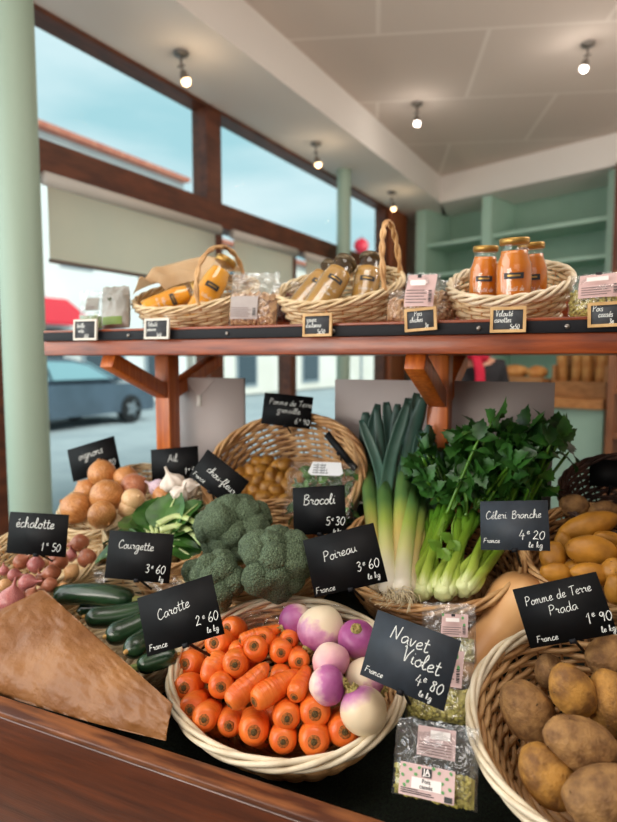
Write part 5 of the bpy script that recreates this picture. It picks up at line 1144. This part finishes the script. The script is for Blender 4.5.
# ------------------------------------------------------------------ the kraft paper bag
def paper_bag():
    nA = Vector((0, -math.sin(R(40)), math.cos(R(40))))
    pA = inb(F_zuc, 43, 589, .060); pB = inb(F_zuc, 173, 704, .052); pE = inb(F_zuc, -62, 640, .072)
    lo = [atY(-66, 672, .594), atY(0, 695, .588), atY(90, 722, .588), atY(166, 741, .597)]
    def top(s): return pE.lerp(pA, s/.42) if s < .42 else pA.lerp(pB, (s-.42)/.58)
    lp = smoothpts(lo, 8)
    def low(s): i = s*(len(lp)-1); k = min(int(i), len(lp)-2); return lp[k].lerp(lp[k+1], i-k)
    nf = (Vector((.15,-.75,.62))).normalized()
    def sheet_(off, seed):
        def fn(a, b):
            p = top(a).lerp(low(a), b); e = (math.sin(math.pi*b)**.8)*(1-a**5)*.9
            roll = max(0, b-.72)/.28*(1-a)**.6
            q = p*22+Vector((seed,0,0)); w = .0045*noise.noise(q) + .0042*abs(noise.noise(q*2.3))+ .0042*abs(noise.noise(q*4.2))
            w *= min(1, 6*min(b, 1-b)+.15)
            return p + nf*(off*e + w - .02*roll*roll)
        return fn
    mb = MB(); nu, nv = 70, 44; mb.grid(sheet_(.020, 0), nu, nv); mb.grid(sheet_(-.006, 5), nu, nv)
    n1 = (nu+1)*(nv+1)
    for j in range(nv):       # closed bottom edge
        a, b = j*(nu+1)+nu, (j+1)*(nu+1)+nu; mb.f.append((a, b, n1+b, n1+a)); mb.m.append(0)
    for i in range(nu):
        a, b = i, i+1; mb.f.append((a, b, n1+b, n1+a)); mb.m.append(0); a, b = nv*(nu+1)+i, nv*(nu+1)+i+1; mb.f.append((b, a, n1+a, n1+b)); mb.m.append(0)
    o = mb.build('paper_bag', M_kraft); M = Matrix.Translation(pA.lerp(lo[2], .5)); rebase(o, M); tag(o, 'large brown kraft paper bag lying over the courgettes and front rail', 'paper bag')
paper_bag()

# ------------------------------------------------------------------ bottles on the shelf
M_jy = pm('yellow_juice', '#e89a1a', '#f5b23a', scale=18, rough=.25, coat=.5); M_jo = pm('orange_soup', '#c96c10', '#df8726', scale=18, rough=.25, coat=.5); M_jb = pm('brown_soup', '#a8803e', '#c79c58', scale=18, rough=.25, coat=.5)
M_lidg = pm('gold_lid', '#b08a48', rough=.35, metal=.7); M_lidd = pm('dark_gold_lid', '#5f513c', rough=.35, metal=.6); M_tag = pm('dark_bottle_label', '#2a2b30', rough=.5)
def bottle(cap, axis, r, H_, juice, lidm, label, writing, group, fill=.72, spin=0):
    z = Vector(axis).normalized(); c = cap - z*H_
    M = orient(c, z, 0, 1, x=RT); t = thing('glass_bottle', label, 'bottle', M=M, group=group)
    out = [(r*.8,0),(r*.97,.003),(r,.010),(r,H_*.62),(r*.96,H_*.68),(r*.78,H_*.80),(r*.70,H_*.87),(r*.72,H_*.90),(r*.72,H_*.96)]
    mb = MB(); mb.lathe(out, 32, capB=False); mb.build('glass', M_glass, t)
    k = .955; ins = [(a*k, max(.003, b)) for a, b in out if b <= H_*fill]; ins.append((ins[-1][0]*.98, H_*fill+.001)); mb = MB(); mb.lathe(ins, 32); mb.build('contents', juice, t)
    mb = MB(); mb.lathe([(r*.74,H_*.915),(r*.82,H_*.92),(r*.84,H_*.985),(r*.78,H_),(.001,H_)], 28, capA=True, capB=False); mb.build('lid', lidm, t)
    vl = (M.to_3x3().transposed() @ (EYE-c)); a0 = math.atan2(vl.y, vl.x) + spin
    cyl = lambda a, zz, q=1.006: Vector((r*q*math.cos(a), r*q*math.sin(a), zz))
    mb = MB(); mb.grid(lambda u, v: cyl(a0-.55+1.1*u, H_*(.505+.075*v)), 10, 2); lb = mb.build('label', M_tag, t)
    mb = MB()
    for ln, (tx, zz) in enumerate(writing): write(mb, tx, -.26*len(tx)*.0042*.9*2, 0, .0042, .0005, fn=lambda v, zz=zz: cyl(a0+v.x/r, H_*zz+v.y, 1.012))
    mb.build('lettering', M_chalk, t, smooth=False)
    mb = MB(); mb.grid(lambda u, v: cyl(a0-.35+.7*u, H_*(.535+.02*v), 1.010), 8, 1); mb.build('label_print', M_lidg, lb)
    return t
v1 = [('Velouté de', .36), ('Carottes', .27)]; v2 = [('Soupe de', .36), ('saison', .27)]; v3 = [('Velouté', .36), ('de saison', .27)]
G = 'soup and juice bottles'
def Bp(F, px, py, lf): return inb(F, px, py, lf)
UPZ = Vector((0,-.12,1))
bottle(atY(514.5,238,1.075), UPZ, .0295, .135, M_jo, M_lidg, 'orange soup bottle standing in front of the other two in the round basket', v1, G, .84)
bottle(atY(486,246,1.12), Vector((.05,-.1,1)), .0265, .125, M_jo, M_lidg, 'orange soup bottle standing beside the front one, its lid lower', v1, G, .84)
bottle(atY(531,243,1.135), Vector((-.03,-.1,1)), .0275, .13, M_jo, M_lidg, 'orange soup bottle hidden mostly behind the front one', v1, G, .84)
bottle(atY(347,261,1.165), vdir(59,-.40), .0285, .15, M_jb, M_lidd, 'brown soup bottle leaning in front in the basket with tall handle', v2, G, .75)
bottle(atY(332,266,1.20), vdir(54,-.40), .0265, .15, M_jb, M_lidd, 'brown soup bottle leaning half hidden behind the front leaning one', v2, G, .75)
bottle(atY(371,256,1.20), vdir(80,-.25), .0280, .14, M_jb, M_lidd, 'brown soup bottle standing nearly upright beside the basket handle', v2, G, .75)
bottle(atY(227,259,1.16), vdir(63,-.12), .0290, .165, M_jy, M_lidg, 'yellow juice bottle leaning up out of the basket with bent handle', v3, G, .82)
bottle(atY(198,289,1.15), vdir(24,-.1), .0250, .13, M_jy, M_lidg, 'yellow juice bottle lying low in the basket with bent handle', v3, G, .82)
mb = MB()
def wr(u, v):
    a = R(60+150*u); q = .99-.55*v; return F_s1 @ Vector((.15*q*math.cos(a), .118*q*math.sin(a), .016+.05*math.sin(math.pi*v)*(.7+.5*noise.noise(Vector((u*5,v*4,1))))))
mb.grid(wr, 30, 14); o = mb.build('paper_lining', sheet('tissue_lining', '#cfae84', '#dcc09a', 20, thru=.3)); tag(o, 'tan paper lining inside the basket with the yellow juice bottles', 'paper lining')

# packets on the shelf
SH = dict(group='packets on the upper shelf')
M_wpack = pm('white_grey_wrapper', '#8f8f89', '#b0afa8', scale=9, rough=.4)
packet('clear packet with green leaves printed, at the very end of the shelf', [(84,292),(108,290),(104,329),(76,329)], 1.36, 8, 20, .016, pm('green_grain', '#6d8a4e', '#93a770', scale=60), .35, .004, lab_plain(M_wpack, -.2, .3, -.05, .3, 3, False, False), seed=11, nper=90, **SH)
packet('pale grey printed packet with green band beside the yellow bottle basket', [(102,289),(127,285),(132,328),(104,328)], 1.335, 8, 10, .017, None, .8, .004, None, seed=12, film=M_wpack, **SH)
t = bpy.data.objects[[o.name for o in bpy.data.objects if o.get('label','').startswith('pale grey printed')][0]]
mb = MB(); mb.grid(lambda a, b: Vector((-.024+.048*a, -.042+.018*b, .0175-.004*abs(2*a-1)**3+.002)), 8, 3); mb.build('green_band', pm('band_green', '#6f8a3a', rough=.5), t)
mb = MB(); mb.lathe([(.0001,0),(1,0)], 16, Matrix.Translation((-.006,.02,.017)) @ Matrix.Diagonal((.006,.009,1,1)), capA=False, capB=False); mb.build('olive_print', pm('olive_dark', '#3f4326', rough=.5), t, smooth=False)
packet('clear packet of chickpeas with a white label beside the yellow bottle basket', [(232,272),(279,274),(279,325),(229,327)], 1.225, 6, 4, .022, M_chick, .62, .0046, lab_plain(M_glabel, -.40, .18, -.40, .02, 5, True, False), seed=13, nper=220, **SH)
packet('packet of red beans standing behind the chickpea packet', [(272,282),(298,282),(298,322),(272,322)], 1.29, 6, 4, .018, M_bean, .7, .0046, None, seed=14, nper=120, **SH)
packet('chickpea packet with pink printed label beside the soup basket with tall handle', [(405,274),(440,273),(438,322),(404,322)], 1.075, 8, -4, .016, M_chick, .55, .0046, lab_plain(M_pink, -.42, .42, -.22, .46, 5, True, True), seed=15, nper=120, **SH)
packet('chickpea packet standing between the pink labelled one and the round basket', [(433,280),(458,280),(458,320),(433,320)], 1.13, 6, -4, .018, M_chick, .72, .0046, None, seed=16, nper=130, **SH)
packet('small chickpea packet tucked between the soup basket and the pink labelled packet', [(388,290),(406,290),(406,322),(388,322)], 1.13, 6, 0, .014, M_chick, .7, .0046, None, seed=17, nper=80, **SH)
packet('split pea packet with pink label at the frame end of the shelf', [(570,277),(624,270),(624,317),(566,319)], .985, 10, -8, .02, M_pea, .62, .0036, lab_plain(M_pink, -.28, .46, -.12, .46, 4, True, True), seed=18, nper=220, **SH)

# ------------------------------------------------------------------ price signs
sign([(381,610),(464,643),(441,709),(357,674)], .715, [('Navet', .22, .68, .12, -2), ('Violet', .40, .44, .12, -2), ('4', .62,.19,.10), ('e', .71,.27,.06), ('80', .79,.19,.10), ('le kg', .70,.06,.045), ('France', .04, .08, .05)], 'slate sign reading Navet Violet beside the turnips', 22, -4, .055, mat=M_slate_sheen)
sign([(135,598),(212,575),(224,633),(150,657)], .80, [('Carotte', .22, .52, .10, 6), ('2', .68,.25,.10,3), ('e', .775,.33,.055), ('60', .84,.25,.10,3), ('le kg', .80,.09,.05), ('France', .04, .07, .06)], 'black sign reading Carotte over the courgettes', 18, 6, .06)
sign([(301,540),(372,524),(389,580),(317,598)], .915, [('Poireau', .23, .55, .095, 4), ('3', .64,.26,.10,3), ('e', .73,.34,.055), ('60', .80,.26,.10,3), ('le kg', .76,.10,.05), ('France', .03, .05, .06)], 'black sign reading Poireau in front of the leeks', 16, 4, .06)
sign([(483,502),(552,500),(546,551),(478,549)], .93, [('Céleri', .08, .62, .095, 2, 1.05), ('Branche', .47, .63, .09, 2, 1.05), ('4', .56,.22,.12), ('e', .68,.32,.065), ('20', .76,.22,.11), ('le kg', .70,.06,.06), ('France', .04, .14, .055)], 'slate sign reading Céleri Branche in front of the celery', 24, -6, .05, mat=M_slate_sheen)
sign([(515,588),(600,572),(614,633),(528,650)], .775, [('Pomme de Terre', .10, .68, .085, 2, 1.1), ('Prada', .34, .46, .09, 2), ('1', .72,.22,.11,2), ('e', .79,.32,.06), ('90', .86,.22,.10,2), ('le kg', .84,.06,.05), ('France', .10, .07, .06)], 'black sign reading Pomme de Terre Prada over the potatoes', 16, -8, .06)
sign([(289.6,487),(342.5,486.5),(348.5,532),(297,536)], 1.065, [('Brocoli', .2, .62, .12, 0), ('5', .62,.18,.11), ('e', .73,.27,.06), ('30', .80,.18,.11), ('le kg', .76,.03,.04)], 'black sign reading Brocoli behind the broccoli heads', 14, 0, .06)
sign([(112,530.7),(175.4,534),(167.6,584),(102.7,577)], 1.0, [('Courgette', .16, .64, .10, -1), ('3', .62,.18,.11,2), ('e', .71,.27,.06), ('60', .78,.18,.11,2), ('kg', .84,.03,.055)], 'black sign reading Courgette behind the courgettes', 16, 8, .05)
sign([(13.5,512.5),(72.4,515),(62,557),(3.5,552)], 1.10, [('échalotte', .12, .64, .135, 0), ('1', .58,.12,.12), ('e', .67,.24,.07), ('50', .76,.12,.12)], 'black sign reading échalotte standing behind the shallots', 12, 10, .06)
sign([(65,451),(111,437),(123.5,467),(75.6,481)], 1.475, [('oignons', .2, .58, .13, 2), ('1', .62,.16,.12), ('e', .72,.26,.06), ('80', .78,.16,.12)], 'black sign reading oignons standing behind the onions', 10, 10, .06)
sign([(152,450),(198,445.5),(199,478),(151,481)], 1.37, [('Ail', .36, .56, .13, 2), ('1', .70,.16,.12), ('e', .78,.26,.06), ('50', .84,.16,.12)], 'black sign reading Ail standing behind the garlic', 10, 10, .06)
sign([(210,449),(251,486),(228,504),(187,476)], 1.165, [('chou-fleur', .22, .46, .13, -4), ('France', .04,.1,.08)], 'black sign reading chou-fleur tilted steeply beside the garlic', 14, 10, .05)
sign([(264,392.5),(312,397),(311,429.5),(262,423.5)], 1.365, [('Pomme de Terre', .12, .66, .10, 0), ('grenaille', .30, .42, .10, 0), ('6', .68,.12,.11), ('e', .77,.22,.06), ('90', .84,.12,.11)], 'black sign reading Pomme de Terre grenaille on the rim of the tipped basket', 8, 6, .04)
sign([(590,459),(632,461),(632,488),(589,486)], 1.14, [], 'blank dark sign standing in the dark wicker basket', 10, 0, .05)
sign([(329,431),(358,467),(353,472),(324,436)], 1.23, [], 'dark sign seen edge on beside the tipped basket and the leeks', 10, 0, .05)

# little framed chalkboards on the shelf edge
M_cf = pm('pale_wood_frame', '#b98f58', '#d2ac76', scale=30, rough=.5); M_cfw = pm('whitewashed_frame', '#d8d3c8', rough=.5); M_cb = pm('chalkboard', '#3a3d42', '#4a4d52', scale=40, rough=.8)
def mini(quad, lines, label, fm):
    c = atY(sum(q[0] for q in quad)/4, sum(q[1] for q in quad)/4, .984); M, w, h = plane_quad(quad, depth(c), 4, 0)
    t = thing('chalkboard_tag', label, 'chalkboard tag', M=M, group='framed chalkboards on the shelf edge'); b = .0045
    MB().box((-w/2+.001, -h/2+.001, -.002), (w/2-.001, h/2-.001, .0006)).build('board', M_cb, t)
    mb = MB(); mb.box((-w/2,-h/2,-.0025),(w/2,-h/2+b,.0022)); mb.box((-w/2,h/2-b,-.0025),(w/2,h/2,.0022)); mb.box((-w/2,-h/2+b,-.0025),(-w/2+b,h/2-b,.0022)); mb.box((w/2-b,-h/2+b,-.0025),(w/2,h/2-b,.0022)); mb.build('frame', fm, t, smooth=False)
    mb = MB()
    for (tx, a, bb, s, *rest) in lines: write(mb, tx, -w/2+a*w, -h/2+bb*h, s*h, max(.0009, s*h*.16), z=.001, sx=rest[0] if rest else .9)
    mb.build('lettering', M_chalk, t, smooth=False)
    mb = MB(); mb.box((-.006, -.004, -.009), (.006, .004, -.002)); mb.build('clip', M_black, t, smooth=False)
mini([(76,320),(99,319),(95,340),(72,340)], [('lentilles', .14,.6,.11,.7), ('vertes', .2,.36,.11,.7), ('3e20', .45,.12,.1,.8)], 'white framed chalkboard at the very end of the shelf edge', M_cfw)
mini([(146,319),(170.5,318),(168,339),(143.5,339)], [('Velouté', .12,.62,.12,.8), ('potimarron', .1,.40,.09,.7), ('5e50', .5,.12,.1,.8)], 'framed chalkboard under the yellow juice bottles', M_cfw)
mini([(304,314),(333,313),(331,336),(302,337)], [('soupe', .12,.64,.12,.9), ('d\'automne', .1,.40,.11,.8), ('5e50', .5,.12,.11,.9)], 'wood framed chalkboard under the brown soup bottles', M_cf)
mini([(405.5,309),(437,307),(436.5,329),(404,333)], [('Pois', .3,.66,.12,.9), ('chiches', .16,.40,.11,.9), ('3e', .62,.14,.11,.9)], 'wood framed chalkboard under the chickpea packets', M_cf)
mini([(491,307.5),(527,306.5),(525.5,332),(489.5,333)], [('Velouté', .14,.64,.12,.9), ('carottes', .12,.40,.11,.9), ('5e50', .55,.13,.11,.9)], 'wood framed chalkboard under the orange soup bottles', M_cf)
mini([(588,303),(624,301),(623,326),(587,328)], [('Pois', .14,.64,.13,.9), ('cassés', .3,.40,.12,.9), ('3e', .6,.13,.11,.9)], 'wood framed chalkboard at the frame end of the shelf edge', M_cf)
